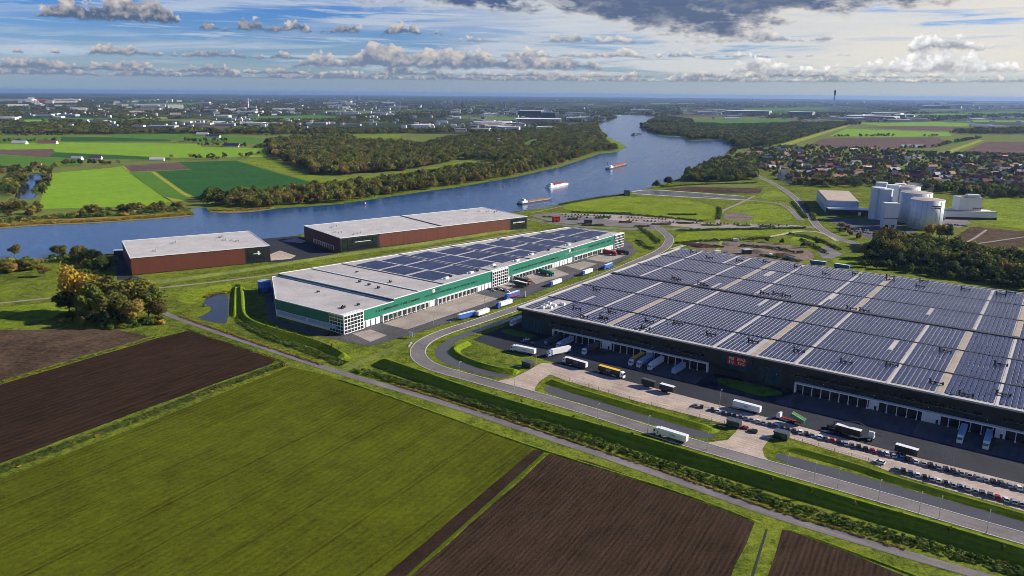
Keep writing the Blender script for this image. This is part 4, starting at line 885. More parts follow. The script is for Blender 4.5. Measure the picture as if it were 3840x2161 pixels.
mb = MB(); mb.box(-14, 46, 0, 26, 0, 9.5); mb.build('low_wing', MT['white_wall'], o); mb = MB(); mb.box(3, 30, 8, 28, 9.51, 26); mb.build('tower', MT['white_wall'], o)
mb = MB(); mb.box(-14.4, 46.4, -0.4, 7.9, 9.51, 10.2); mb.build('roof', MT['roof_tan'], o); mb = MB(); mb.box(2.7, 30.3, 7.9, 28.2, 26.01, 26.7); mb.build('tower_roof', MT['roof_tan'], o); mb = MB(); mb.box(14, 28, 10, 20, 26.71, 30); mb.build('plant_room', MT['white_wall'], o)
mb = MB(); mb.box(-14.5, 46.5, -0.6, -0.05, 0.1, 2.6); mb.build('plinth', MT['charcoal'], o)
for i in range(5):
    mb = MB(); mb.box(20 + i * 2.2, 21.4 + i * 2.2, 7.85, 7.89, 12, 14); mb.build('window', MT['glass_dark'], o)
# ------------------------------------------------------------------ vehicles
WH = {}
def wheel_mesh(r, wd):
    k = (r, wd)
    if k not in WH: mb = MB(); mb.wheel(0, 0, 0, r, wd); WH[k] = mb.mesh('wheel', MT['black_rubber'])
    return WH[k]
def wheels(root, spots, r, wd):
    for x, y in spots:
        o = link('wheel', wheel_mesh(r, wd), root); o.location = (x, y, r)
def loft(secs):                            # sections: x, half-width low, z low, half-width high, z high
    mb = MB(); n = len(secs)
    vs = []
    for x, wl, zl, wh, zh in secs: vs += [(x, -wl, zl), (x, wl, zl), (x, wh, zh), (x, -wh, zh)]
    fs = [(0, 3, 2, 1), (4 * n - 4, 4 * n - 3, 4 * n - 2, 4 * n - 1)]
    for i in range(n - 1):
        a, b_ = 4 * i, 4 * i + 4
        fs += [(a, a + 1, b_ + 1, b_), (a + 1, a + 2, b_ + 2, b_ + 1), (a + 2, a + 3, b_ + 3, b_ + 2), (a + 3, a, b_, b_ + 3)]
    return mb.add(vs, fs)
CARM = {}
def car_parts(kind):
    if kind in CARM: return CARM[kind]
    if kind == 'suv':
        body = loft([(-2.2, .82, .45, .84, 1.0), (-2.1, .90, .3, .90, 1.08), (1.1, .92, .28, .92, 1.08), (2.0, .88, .3, .86, .95), (2.25, .78, .42, .74, .82)])
        glass = loft([(-2.05, .84, 1.07, .70, 1.20), (-1.75, .86, 1.07, .74, 1.60), (0.3, .86, 1.07, .74, 1.62), (1.2, .84, 1.06, .74, 1.10)])
        roof = loft([(-1.72, .74, 1.59, .68, 1.66), (0.28, .74, 1.61, .68, 1.68)])
    else:
        body = loft([(-2.05, .80, .42, .80, .85), (-1.95, .88, .28, .88, .92), (1.0, .89, .26, .89, .92), (1.9, .85, .28, .82, .80), (2.12, .75, .38, .70, .68)])
        glass = loft([(-1.85, .80, .91, .68, 1.02), (-1.35, .82, .91, .66, 1.40), (0.2, .82, .91, .66, 1.44), (1.05, .80, .90, .70, .96)])
        roof = loft([(-1.3, .66, 1.39, .60, 1.46), (0.18, .66, 1.43, .60, 1.49)])
    CARM[kind] = [(k, q) for k, q in (('body', body), ('windows', glass), ('roof', roof))]
    return CARM[kind]
CARMESH = {}
def car(loc, rz, colour, kind, label, group, name='parked_car', detail=True, scale=1.0):
    o = empty(name, (loc[0], loc[1], loc[2] if len(loc) > 2 else 0.11), rz, label, 'car', group)
    for nm, q in car_parts(kind):
        key = (kind, nm, 'glass' if nm == 'windows' else colour)
        if key not in CARMESH: CARMESH[key] = q.mesh('car_' + nm, MT['glass_dark'] if nm == 'windows' else MT['car_' + colour])
        link(nm, CARMESH[key], o)
    if detail: wheels(o, [(-1.35, -.82), (-1.35, .82), (1.35, -.82), (1.35, .82)], .33, .2)
    return o
def semi(rear, front, box='white_metal', top=None, cab='white_metal', label='', group=None, cabon=True, trailer=True, logo=None, fix=None, L=13.6, name='truck', stripe=None):
    """rear and front: where the two ends touch the ground in the photograph; real size, set at their middle"""
    a, b_ = G(*rear), G(*front); rz = math.atan2(b_[1] - a[1], b_[0] - a[0]); mx, my = (a[0] + b_[0]) / 2, (a[1] + b_[1]) / 2
    if fix is not None: rz = fix
    o = empty(name, (mx, my, 0.13), rz, label, 'truck' if cabon else 'trailer', group)
    tot = (L if trailer else 0) + (3.0 if cabon else 0); x0 = -tot / 2; W2 = 1.275
    if trailer:
        mb = MB(); mb.box(x0, x0 + L, -W2, W2, 1.15, 3.95); bo = mb.build('trailer_box', MT[box], o)
        mb = MB(); mb.box(x0 - 0.02, x0 + L + 0.02, -W2 - .02, W2 + .02, 3.955, 4.02); mb.build('trailer_roof', MT[top or box], o)
        mb = MB(); mb.box(x0 + 0.3, x0 + L - 0.6, -0.5, 0.5, 0.75, 1.14); mb.box(x0 + 3.2, x0 + L - 4.2, -W2 + .05, -W2 + .15, 0.5, 1.1); mb.box(x0 + 3.2, x0 + L - 4.2, W2 - .15, W2 - .05, 0.5, 1.1); mb.build('chassis', MT['steel_grey'], o)
        mb = MB(); mb.box(x0 - 0.05, x0 - 0.01, -1.15, 1.15, 1.25, 3.85); mb.build('rear_doors', MT[top or box], o)
        wheels(o, [(x0 + 1.6 + k_ * 1.3, s * 1.0) for k_ in range(3) for s in (-1, 1)], .5, .4)
        if logo:
            txt, lm = logo
            for s in (-1, 1):
                letters(txt, 1.5, lm, o, (x0 + L * 0.5, s * (W2 + .02), 2.6), (math.pi / 2, 0, 0 if s < 0 else math.pi))
        if stripe:
            for s in (-1, 1):
                mb = MB(); mb.box(x0 + 1, x0 + L - 1, s * (W2 + .005) - .01, s * (W2 + .005) + .01, 1.3, 2.3); mb.build('stripe', MT[stripe], o)
    if cabon:
        c0 = x0 + (L + 0.7 if trailer else 0)
        cb = loft([(c0, 1.2, 0.7, 1.15, 3.75), (c0 + 0.9, 1.22, 0.5, 1.15, 3.8), (c0 + 1.9, 1.22, 0.45, 1.15, 3.3), (c0 + 2.25, 1.15, 0.5, 1.1, 2.0)]).build('cab', MT[cab], o)
        mb = MB(); mb.add([(c0 + 2.01, -1.0, 3.15), (c0 + 2.30, -1.0, 2.0), (c0 + 2.30, 1.0, 2.0), (c0 + 2.01, 1.0, 3.15)], [(0, 1, 2, 3)]); mb.build('windscreen', MT['glass_dark'], cb)
        for s in (-1, 1):
            mb = MB(); mb.add([(c0 + 0.9, s * 1.23, 2.1), (c0 + 1.9, s * 1.23, 2.0), (c0 + 1.7, s * 1.2, 2.9), (c0 + 0.9, s * 1.2, 2.95)], [(0, 1, 2, 3) if s < 0 else (3, 2, 1, 0)]); mb.build('side_window', MT['glass_dark'], cb)
        mb = MB(); mb.box(c0 - 3.4, c0 + 1.9, -0.45, 0.45, 0.55, 0.98); mb.build('frame', MT['steel_grey'], o)
        wheels(o, [(c0 + 1.3, -1.0), (c0 + 1.3, 1.0), (c0 - 1.6, -1.0), (c0 - 1.6, 1.0)], .5, .45)
    return o
IN = R(-36.2 - 90)                         # nose-out from a dock of the charcoal hall
gy_ = 'trucks in the yard of the charcoal warehouse'
semi((2002, 1333), (1922, 1316), label='white truck beside the grass island below the glazed corner of the charcoal warehouse', group=gy_, logo=('o-o', 'charcoal_dark'))
semi((2128, 1323), (2060, 1338), label='white truck crossing the shaded yard at an angle', group=gy_, cab='blue_wall')  # cab colour tinted blue for the shade it stands in
def docked(s, label, **k):  # blue trailers here: the yard's shade is put into their colour
    x, y = HW(s, -8.6); k.setdefault('group', gy_)
    o = semi((2000, 1300), (2001, 1301), label=label, fix=IN, **k); o.location = (x, y, 0.14); return o
docked(34, 'dark truck backed up to the first dock of the charcoal warehouse', box='steel_grey', cab='steel_grey')
docked(43, 'silver truck with shade-tinted blue trailer backed up to the third dock', box='blue_wall')
docked(61, 'white cab with grey trailer docked alone before the dock office', box='steel_grey')
docked(92, 'truck with ochre-roofed trailer at the dock, leftmost of three side by side', box='brown_deck', top='yellow')
docked(97, 'shade-tinted blue truck at the dock, middle of three side by side', box='blue_wall')
docked(104, 'white-cabbed truck at the dock, right one of three side by side', box='white_wall')
docked(118, 'lone pale shade-tinted trailer without cab left at the dock', cabon=False, box='blue_wall', name='trailer')
docked(256, 'shade-tinted blue truck docked right of the large dock office', box='blue_wall')
docked(266, 'shade-tinted blue truck docked furthest along the charcoal warehouse', box='blue_wall')
semi((2200, 1386), (2112, 1360), box='navy_paint', top='white_metal', label='navy truck with a white roof and pale lettering on the service lane', group=gy_, logo=('COV', 'galv'), cab='white_metal')
semi((2246, 1394), (2342, 1422), box='navy_paint', top='yellow', label='black truck with bright yellow roof and white COV lettering', group=gy_, logo=('COV', 'paint_white'))
semi((2407, 1444), (2460, 1460), box='charcoal', top='steel_grey', cabon=False, L=8, label='short dark trailer right of the yellow-roofed truck', group=gy_, name='trailer')
semi((2474, 1464), (2530, 1480), box='charcoal', top='white_metal', cabon=False, L=8, label='short dark trailer with pale roof before the car row begins', group=gy_, name='trailer')
semi((2852, 1556), (2748, 1528), cabon=False, label='long white trailer without cab behind the row of parked cars', group=gy_, logo=('oo', 'charcoal_dark'), name='trailer')
semi((3150, 1625), (3210, 1642), box='charcoal', top='white_metal', cabon=False, L=11, label='dark trailer with white-edged roof beside the loader crane', group=gy_, name='trailer')
semi((3370, 1700), (3425, 1716), box='charcoal', top='white_metal', cabon=False, L=9, label='dark trailer with white-edged roof alone on the lane kerb', group=gy_, name='trailer')
semi((3262, 1652), (3274, 1640), trailer=False, label='white tractor unit without trailer beside the loader crane', group=gy_)
semi((2577, 1664), (2449, 1628), label='white articulated truck with oval logo driving on the main road', logo=('oOo', 'charcoal_dark'), fix=math.atan2(G(2419, 1609)[1] - G(2610, 1669)[1], G(2419, 1609)[0] - G(2610, 1669)[0]))
semi((1962, 1208), (1925, 1222), label='white truck half hidden at the left flank of the charcoal warehouse')
# tipper with a red frame and a green body
x, y = G(2955, 1580)[:2]; o = empty('tipper_truck', (x, y, 0.13), math.atan2(G(2905, 1560)[1] - G(3010, 1592)[1], G(2905, 1560)[0] - G(3010, 1592)[0]), 'red-framed tipper truck with a white cab and tilted green body', 'truck')
loft([(3.6, 1.2, 0.7, 1.15, 3.2), (4.4, 1.22, 0.5, 1.15, 3.2), (5.2, 1.22, 0.45, 1.15, 2.8), (5.5, 1.15, 0.5, 1.1, 1.8)]).build('cab', MT['white_metal'], o)
mb = MB(); mb.box(-6.5, 3.4, -0.6, 0.6, 0.8, 1.2); mb.build('frame', MT['red_paint'], o)
mb = MB(); mb.add([(-7.5, -1.25, 1.3), (-1.0, -1.25, 3.2), (-1.0, 1.25, 3.2), (-7.5, 1.25, 1.3), (-8.1, -1.25, 3.0), (-1.6, -1.25, 4.9), (-1.6, 1.25, 4.9), (-8.1, 1.25, 3.0)], [(0, 3, 2, 1), (0, 1, 5, 4), (1, 2, 6, 5), (2, 3, 7, 6), (3, 0, 4, 7), (4, 5, 6, 7)]); mb.build('body', MT['green_paint'], o)
mb = MB(); mb.bar((-8.1, -1.27, 3.05), (-1.6, -1.27, 4.95), .12, 4); mb.bar((-8.1, 1.27, 3.05), (-1.6, 1.27, 4.95), .12, 4); mb.build('rim', MT['yellow'], o)
wheels(o, [(4.4, -1), (4.4, 1), (-1.5, -1), (-1.5, 1), (-3, -1), (-3, 1)], .5, .4)
x, y = G(3135, 1612)[:2]; o = empty('loader_crane', (x, y, 0.13), R(-36), 'dark loader crane with a long folded boom on the service lane', 'crane')
mb = MB(); mb.box(-4, 4, -1.2, 1.2, 0.8, 1.6); mb.build('chassis', MT['charcoal'], o); mb = MB(); mb.cyl(-1, 0, 1.6, 4.0, .45, n=8); mb.build('mast', MT['steel_grey'], o)
mb = MB(); mb.bar((-1, 0, 3.9), (9, 0.5, 6.0), .28, 6); mb.bar((9, 0.5, 6.0), (19, -0.6, 2.2), .2, 6); mb.build('boom', MT['steel_grey'], o); wheels(o, [(-3, -1), (-3, 1), (3, -1), (3, 1)], .5, .4)
gg = 'trucks in front of the green warehouse'
semi((1727, 1200), (1780, 1186), box='blue_paint', top='white_metal', label='blue-sided truck with white roof at the kerb by the main road', group=gg)
semi((1790, 1190), (1830, 1176), cabon=False, label='white trailer parked directly behind the blue-sided truck', group=gg, name='trailer', L=12)
semi((1914, 1142), (1866, 1158), cab='blue_paint', label='white truck with a blue cab behind the blue and white pair', group=gg)
semi((1946, 1108), (1894, 1126), box='blue_paint', top='white_metal', stripe='red_paint', cab='blue_paint', label='blue truck with red lower stripe beside the parked cars', group=gg)
semi((2104, 1062), (2060, 1078), cab='blue_paint', label='white truck with blue cab before the middle docks', group=gg)
semi((2222, 1022), (2178, 1038), cab='blue_paint', label='white truck with blue cab, second from the far end of the kerb', group=gg)
semi((2298, 1000), (2258, 1016), box='blue_paint', top='white_metal', cab='blue_paint', label='blue truck with white roof furthest along the kerb', group=gg)
semi((2024, 1024), (2076, 1038), box='green_paint', cab='green_paint', label='dark green truck backed up to the middle docks', group=gg)
semi((1922, 1052), (2000, 1072), box='charcoal', top='steel_grey', cab='orange_paint', label='black truck with an orange cab beside the white office block', group=gg)
semi((1920, 1066), (1990, 1084), box='charcoal', top='white_metal', cabon=False, label='black trailer with white roof next to the orange-cabbed truck', group=gg, name='trailer')
semi((2262, 950), (2312, 960), box='red_paint', cab='red_paint', label='bright red truck at the far docks of the green warehouse', group=gg)
semi((2316, 952), (2352, 956), box='navy_paint', cab='navy_paint', L=10, label='dark blue truck next to the red one', group=gg)
semi((3042, 992), (3092, 998), box='blue_paint', top='white_metal', cabon=False, label='blue box trailer behind the charcoal warehouse, left one of two', name='trailer', group='blue trailers behind the charcoal warehouse')
semi((3130, 1004), (3182, 1012), box='blue_paint', top='white_metal', cabon=False, label='blue box trailer behind the charcoal warehouse, right one of two', name='trailer', group='blue trailers behind the charcoal warehouse')
# ---- the two long rows of parked cars, each counted from the left end
def ordinal(n): return str(n) + ('th' if 10 <= n % 100 <= 20 else {1: 'st', 2: 'nd', 3: 'rd'}.get(n % 10, 'th'))
cr_ = random.Random(11)
def car_row(p0, p1, n, where, skip=(), flip=0, force={}):
    a, b_ = np.array(G(*p0)), np.array(G(*p1)); d_ = b_ - a; base = math.atan2(d_[1], d_[0]); j = 0
    for i in range(n):
        if i in skip: continue
        j += 1; p_ = a + d_ * (i + cr_.uniform(-.04, .04)) / (n - 1)
        c = force.get(i) or cr_.choices(['black', 'grey', 'silver', 'white', 'blue', 'red'], [22, 22, 24, 18, 7, 9])[0]; kd = cr_.choice(['suv', 'hatch', 'hatch'])
        word = {'suv': 'tall', 'hatch': 'low'}[kd]
        car((p_[0], p_[1], 0.115), base + math.pi / 2 + flip + R(cr_.uniform(-1.5, 1.5)), c, kd, f'{word} {c} car, {ordinal(j)} from the left in {where}', where)
car_row((2610, 1524), (3880, 1850), 49 + 2, 'the long car row beside the service lane', skip=(2,), flip=R(18))
car_row((3362, 1764), (3890, 1912), 20, 'the shorter car row against the fence', flip=R(14))
car(G(3297, 1738), R(140), 'white', 'suv', 'white tall car parked alone left of the shorter fence row', 'the shorter car row against the fence')
car(G(2790, 1608), R(140), 'red', 'hatch', 'red car waiting behind the blue gate lodge', 'cars at the gate'); car(G(2822, 1622), R(150), 'black', 'suv', 'black car leaving past the red car at the gate', 'cars at the gate')
for i, (px, c) in enumerate([((1975, 1276), 'white'), ((1966, 1284), 'blue'), ((1996, 1290), 'grey')]):
    car(G(*px), R(20), c, 'hatch', f'{c} car parked in the shade beside the glazed corner of the charcoal warehouse', 'cars by the glazed corner')
for i, (px, c) in enumerate([((1848, 1092), 'silver'), ((1862, 1086), 'red'), ((1876, 1088), 'white'), ((1888, 1092), 'black'), ((1902, 1096), 'white'), ((1835, 1086), 'blue')]):
    car(G(*px), R(150), c, 'hatch', f'{c} car parked {ordinal(i + 1)} in the small group by the white office block', 'cars by the office block')
for row, (xa, ya, xb, yb, n) in enumerate([(2110, 806, 2300, 812, 16), (2120, 814, 2330, 824, 18), (2330, 816, 2560, 828, 18), (2360, 828, 2580, 838, 16), (2600, 838, 2780, 844, 14), (2800, 844, 2980, 849, 12)]):
    for i in range(n):                     # bays of the busy lots between the river meadow and the junction
        if cr_.random() < .2: continue
        f = i / n; c = cr_.choice(['black', 'grey', 'silver', 'white', 'blue', 'red', 'black', 'grey']); lot = 'left' if xb < 2400 else 'middle' if xb < 2590 else 'right'
        car((*G(xa + (xb - xa) * f, ya + (yb - ya) * f)[:2], 0.12), R(cr_.choice([75, 255])), c, cr_.choice(['hatch', 'suv']), f'{c} car in the {lot} lot below the river meadow', f'{c} cars in the {lot} lot below the river meadow', detail=False)
for i in range(22):
    u_ = i / 22; c = cr_.choice(['white', 'silver', 'black', 'grey', 'white']); px = (3195 + u_ * 110 + (i % 2) * 6, 858 + u_ * 16 + (i % 2) * 9) if i < 14 else (3290 + (i - 14) * 8, 880 + (i - 14) * 2.0)
    car((*G(*px)[:2], 0.11), R(60), c, 'hatch', f'{c} car parked before the grain silos', f'{c} cars parked before the grain silos', detail=False)
for i in range(10):
    c = ['white', 'black', 'grey'][i % 3]; car((*G(3545 + i * 9, 842 + i * 0.8)[:2], 0.11), R(70), c, 'hatch', f'{c} car parked between the logo silo and the stepped works building', f'{c} cars at the works building', detail=False)
# ------------------------------------------------------------------ gate lodges, fences, lamps, posts
def lodge(px, rz, label):
    x, y = G(*px)[:2]; o = empty('gate_lodge', (x, y, 0.1), R(rz), label, 'gatehouse', 'gate lodges')
    mb = MB(); mb.box(-3, 3, -2, 2, 0, 3.0); mb.build('wall', MT['charcoal'], o); mb = MB(); mb.box(-3.3, 3.3, -2.3, 2.3, 3.01, 3.4); mb.build('roof', MT['steel_grey'], o)
    mb = MB(); mb.box(-2.6, 2.6, -2.08, -2.01, 1.0, 2.6); mb.build('window', MT['glass_blue'], o); mb = MB(); mb.bar((-3, -3, .2), (-9, -5, .5), .12, 5); mb.build('barrier', MT['paint_white'], o)
lodge((2752, 1600), -36, 'dark gate lodge left of the wide paved entrance'); lodge((2930, 1644), -36, 'dark gate lodge right of the wide paved entrance'); lodge((1980, 1376), -36, 'dark gate lodge beside the grass peninsula of the canal')
def fence(px, label, step=6.0, h=2.0, group=None):
    pts = [G(x, y)[:2] for x, y in px]; o = empty('fence', (*pts[0], 0), 0, label, 'fence', group); P0 = pts[0]; pm = MB(); pm.box(-.07, .07, -.07, .07, 0, h); me = pm.mesh('fence_post', MT['steel_grey']); rail = MB(); prev = None
    for a, b_ in zip(pts[:-1], pts[1:]):
        L = math.dist(a, b_); n = max(1, int(L / step))
        for k_ in range(n + 1):
            q = (a[0] + (b_[0] - a[0]) * k_ / n - P0[0], a[1] + (b_[1] - a[1]) * k_ / n - P0[1])
            if k_ < n or b_ is pts[-1]: p_ = link('fence_post', me, o); p_.location = (*q, 0)
            if prev:
                for z in (0.25, 1.0, h - .1): rail.bar((*prev, z), (*q, z), .035, 4)
                m_ = 4
                for j in range(1, m_ * 3):
                    f = j / (m_ * 3); xx, yy = prev[0] + (q[0] - prev[0]) * f, prev[1] + (q[1] - prev[1]) * f; rail.bar((xx, yy, .2), (xx, yy, h - .1), .02, 3)
            prev = q
    rail.build('mesh_panel', MT['steel_grey'], o)
fence([(2066, 1408), (2400, 1512), (2716, 1592)], 'grey mesh fence along the car park, left of the wide entrance')
fence([(2950, 1644), (3255, 1734), (3300, 1758), (3400, 1794), (3840, 1920), (4000, 1966)], 'grey mesh fence along the car park, right of the wide entrance')
fence([(1240, 1262), (1388, 1300), (1530, 1260), (1685, 1213), (1871, 1151), (2050, 1085)], 'grey mesh fence round the front corner of the green warehouse yard', 8.0)
fence([(2050, 1085), (2148, 1045), (2347, 978)], 'grey mesh fence along the far end of the green warehouse yard', 8.0)
LP = [(1722, 1416), (1929, 1479), (2428, 1629), (2949, 1780), (3052, 1810), (3293, 1882), (3445, 1930), (3520, 1947), (3699, 2002), (1553, 1264), (1688, 1214), (1725, 1183), (1626, 1230), (1800, 1258), (1817, 1158), (1897, 1211), (2010, 1385), (2240, 1580), (2130, 1075), (2240, 1032), (2380, 984), (2698, 1526), (2650, 1690), (3140, 1836)]
lm_p = MB(); lm_p.cyl(0, 0, 0, 8.4, .13, .08, 8); mp = lm_p.mesh('pole', MT['galv']); lm_a = MB(); lm_a.bar((0, 0, 8.35), (1.3, 0, 8.6), .06, 5); lm_a.box(1.1, 1.9, -.16, .16, 8.52, 8.68); ma = lm_a.mesh('lamp_head', MT['galv'])
for i, (x, y) in enumerate(LP):
    p_ = G(x, y); side = 'the main road below the embankment side' if y > 1400 and x > 1650 else 'the green warehouse yard and road bend'
    o = empty('street_lamp', (p_[0], p_[1], 0.05), R(53 if y > 1400 else -40), f'slim grey street lamp beside {side}', 'street lamp', f'street lamps by {side}')
    link('pole', mp, o); link('lamp_head', ma, o)
for i, (x, y, hh) in enumerate([(1655, 880, 18)]): pass
x, y = G(1540, 1268)[:2]; o = empty('info_board', (x, y, 0), R(-40), 'small white information board at the corner of the green warehouse fence', 'sign'); mb = MB(); mb.box(-1.5, 1.5, -.08, .08, 1.0, 4.2); mb.build('board', MT['white_metal'], o); mb = MB(); mb.box(-1.2, -1.05, -.05, .05, 0, 1); mb.box(1.05, 1.2, -.05, .05, 0, 1); mb.build('leg', MT['galv'], o)
x, y = G(1968, 1116)[:2]; o = empty('pylon_sign', (x, y, 0), R(-40), 'white pylon sign at the kerb before the middle of the green warehouse', 'sign'); mb = MB(); mb.box(-.9, .9, -.2, .2, 0.5, 5.0); mb.build('board', MT['white_metal'], o); mb = MB(); mb.box(-.7, .7, -.15, .15, 0, .49); mb.build('plinth', MT['charcoal'], o)
bl = ['left one by the road bend', 'middle one by the road bend', 'right one by the road bend']
for i, (x, y) in enumerate([(1534, 1302), (1538, 1296), (1542, 1290)]):
    p_ = G(x, y); o = empty('concrete_block', (p_[0], p_[1], 0), R(30), f'pale concrete block on the path, {bl[i]}', 'block', 'concrete blocks closing the footpath'); mb = MB(); mb.prism([(-.6, -.4), (.6, -.4), (.5, .4), (-.5, .4)], 0, .9); mb.build('slab', MT['kerb'], o)
# red kiosk by the riverside lot
x, y = G(2085, 832)[:2]; o = empty('red_kiosk', (x, y, 0), R(20), 'small bright red kiosk in the lot beyond the larger rust-red hall', 'kiosk'); mb = MB(); mb.box(-4, 4, -3, 3, 0, 6); mb.build('wall', MT['red_paint'], o); mb = MB(); mb.box(-4.3, 4.3, -3.3, 3.3, 6.01, 6.6); mb.build('roof', MT['sign_red'], o); mb = MB(); mb.box(-1.2, 1.2, -3.1, -3.01, .1, 3); mb.build('door', MT['glass_dark'], o)
for i, (x_, y_, lb) in enumerate([(2205, 838, 'dark blue site hut in the middle of the crowded lot'), (2350, 734, 'dark green lock hut at the end of the quay'), (2800, 952, 'dark open-fronted shed behind the charcoal warehouse'), (448, 955, 'small dark shed at the river end of the smaller rust-red hall')]):
    x, y = G(x_, y_)[:2]; o = empty('hut', (x, y, 0), R(15), lb, 'hut'); mb = MB(); mb.box(-4, 4, -3, 3, 0, 4.2 + (i == 1) * 4); mb.build('wall', MT[['navy_paint', 'dark_green', 'charcoal', 'charcoal'][i]], o); mb = MB(); mb.box(-4.3, 4.3, -3.3, 3.3, 4.21 + (i == 1) * 4, 4.6 + (i == 1) * 4); mb.build('roof', MT[['steel_grey', 'steel_grey', 'roof_pale', 'blue_wall'][i]], o)
for i, (x_, y_, r_m, h_m, lb) in enumerate([(2640, 925, 9, 2.6, 'low sandy earth mound left of the open-fronted shed'), (2850, 948, 11, 3.2, 'broad earth mound right of the open-fronted shed'), (2930, 960, 8, 2.4, 'small earth mound beside the gravel patch'), (2740, 918, 7, 2.0, 'small earth mound by the yellow track'), (2600, 918, 8, 2.2, 'flat earth mound nearest the road bend')]):
    p_ = G(x_, y_); mb = MB(); n = 18; vs = []
    for k_, (f, z) in enumerate([(1.0, 0), (.72, .45), (.4, .85), (.12, 1.0)]):
        for j in range(n):
            a = 2 * math.pi * j / n; q = 1 + .25 * mnoise.noise(Vector((math.cos(a) * 1.5 + i, math.sin(a) * 1.5, k_ * .6))); vs.append((math.cos(a) * r_m * f * q * 1.5, math.sin(a) * r_m * f * q, z * h_m * (q if z else 1)))
    mb.add(vs, [(k_ * n + j, k_ * n + (j + 1) % n, (k_ + 1) * n + (j + 1) % n, (k_ + 1) * n + j) for k_ in range(3) for j in range(n)] + [tuple(range(3 * n, 4 * n))]); o = mb.build('earth_mound', MT['earth' if i % 2 else 'soil_light'], None, True); o.location = (p_[0], p_[1], 0.05); tag(o, lb, 'mound', 'earth mounds behind the charcoal warehouse')
for i, (x_, y_, c) in enumerate([(2690, 950, 'white_metal'), (2720, 955, 'steel_grey'), (2890, 962, 'white_metal'), (2960, 972, 'blue_paint'), (2760, 905, 'white_metal'), (3000, 950, 'rust_clad')]):
    p_ = G(x_, y_); w_ = {'white_metal': 'white', 'steel_grey': 'grey', 'blue_paint': 'blue', 'rust_clad': 'rust-red'}[c]; o = empty('container', (p_[0], p_[1], 0.06), R(20 + i * 35), f'{w_} steel container on the rough ground behind the charcoal warehouse', 'container', 'containers behind the charcoal warehouse')
    mb = MB(); mb.box(-3, 3, -1.2, 1.2, 0.12, 2.6); mb.build('box', MT[c], o); mb = MB(); [mb.box(-2.9 + k_ * .6, -2.65 + k_ * .6, -1.26, -1.2, .3, 2.5) for k_ in range(10)]; mb.build('ribs', MT[c], o); mb = MB(); mb.box(3.0, 3.06, -1.1, 1.1, .2, 2.5); mb.build('doors', MT['steel_grey'], o)
# ------------------------------------------------------------------ boats
def barge(stern, bow, wd, hull, hold, label, cover=None, wh='white_metal', name='barge'):
    a, b_ = G(*stern), G(*bow); L = math.dist(a[:2], b_[:2]); rz = math.atan2(b_[1] - a[1], b_[0] - a[0])
    o = empty(name, ((a[0] + b_[0]) / 2, (a[1] + b_[1]) / 2, 0.07), rz, label, 'boat', 'boats on the river'); h = L / 2; w2 = wd / 2
    pl = [(-h, -w2 * .7), (-h + 2, -w2), (h - wd * 1.1, -w2), (h - wd * .4, -w2 * .7), (h, 0), (h - wd * .4, w2 * .7), (h - wd * 1.1, w2), (-h + 2, w2), (-h, w2 * .7)]
    mb = MB(); mb.prism(pl, 0, 2.0); mb.build('hull', MT[hull], o); mb = MB(); mb.prism([(x_ * .98, y_ * .94) for x_, y_ in pl], 2.01, 2.3); mb.build('deck', MT['galv'], o)
    mb = MB(); mb.box(-h + L * .24, h - wd * 1.3, -w2 * .78, w2 * .78, 2.31, 3.5); ho = mb.build('cargo_hold', MT[hold], o)
    if cover:
        n = 7; l0, l1 = -h + L * .25, h - wd * 1.4
        for i in range(n): mb = MB(); mb.box(l0 + (l1 - l0) * i / n + .2, l0 + (l1 - l0) * (i + 1) / n - .2, -w2 * .7, w2 * .7, 3.51, 5.0); mb.build('hatch_cover', MT[cover], o)
    mb = MB(); mb.box(-h + L * .05, -h + L * .2, -w2 * .8, w2 * .8, 2.31, 4.6); mb.build('cabin', MT[wh], o); mb = MB(); mb.box(-h + L * .11, -h + L * .17, -w2 * .55, w2 * .55, 4.61, 7.0); mb.build('wheelhouse', MT[wh], o)
    mb = MB(); mb.box(-h + L * .171, -h + L * .174, -w2 * .5, w2 * .5, 5.4, 6.6); mb.box(-h + L * .106, -h + L * .109, -w2 * .5, w2 * .5, 5.4, 6.6); mb.build('windows', MT['glass_dark'], o); mb = MB(); mb.bar((h - wd, 0, 2.3), (h - wd, 0, 8), .15, 5); mb.build('mast', MT['galv'], o)
    return o
barge((1945, 768), (2068, 749), 10, 'hull_black', 'brown_deck', 'long low black barge with a brown hold, nearest boat to the red halls')
barge((2052, 706), (2128, 690), 11, 'white_metal', 'white_metal', 'white cargo barge with a stack of red hatch covers', 'red_paint')
barge((2278, 636), (2348, 617), 11, 'hull_black', 'brown_deck', 'barge with orange-brown hold and white stern trailing a long wake', 'orange_paint')
barge((2372, 508), (2406, 502), 14, 'hull_black', 'hull_black', 'small dark boat at the wooded far bend of the river', None, 'hull_black')
barge((2300, 438), (2330, 436), 12, 'hull_black', 'white_metal', 'tiny pale boat where the river fades from view', None)
for i, (x, y, lb) in enumerate([(1370, 768, 'small red and white river buoy off the wooded bank'), (1887, 701, 'tiny red river buoy left of the red-covered barge'), (2278, 613, 'tiny dark river buoy before the wake of the third barge')]):
    p_ = G(x, y); o = empty('buoy', (p_[0], p_[1], 0.06), 0, lb, 'buoy'); mb = MB(); mb.cyl(0, 0, 0, 1.0, 1.3, 1.3, 12); mb.build('float', MT['red_paint'], o); mb = MB(); mb.cyl(0, 0, 1.0, 3.6, .9, .2, 8); mb.build('cone', MT['paint_white'] if i == 0 else MT['red_paint'], o)
m, t, b = newmat('foam'); n_ = nz(t, wpos(t), 0.15, 5, 0.65); b.inputs['Base Color'].default_value = (.45, .55, .66, 1); b.inputs['Roughness'].default_value = .6
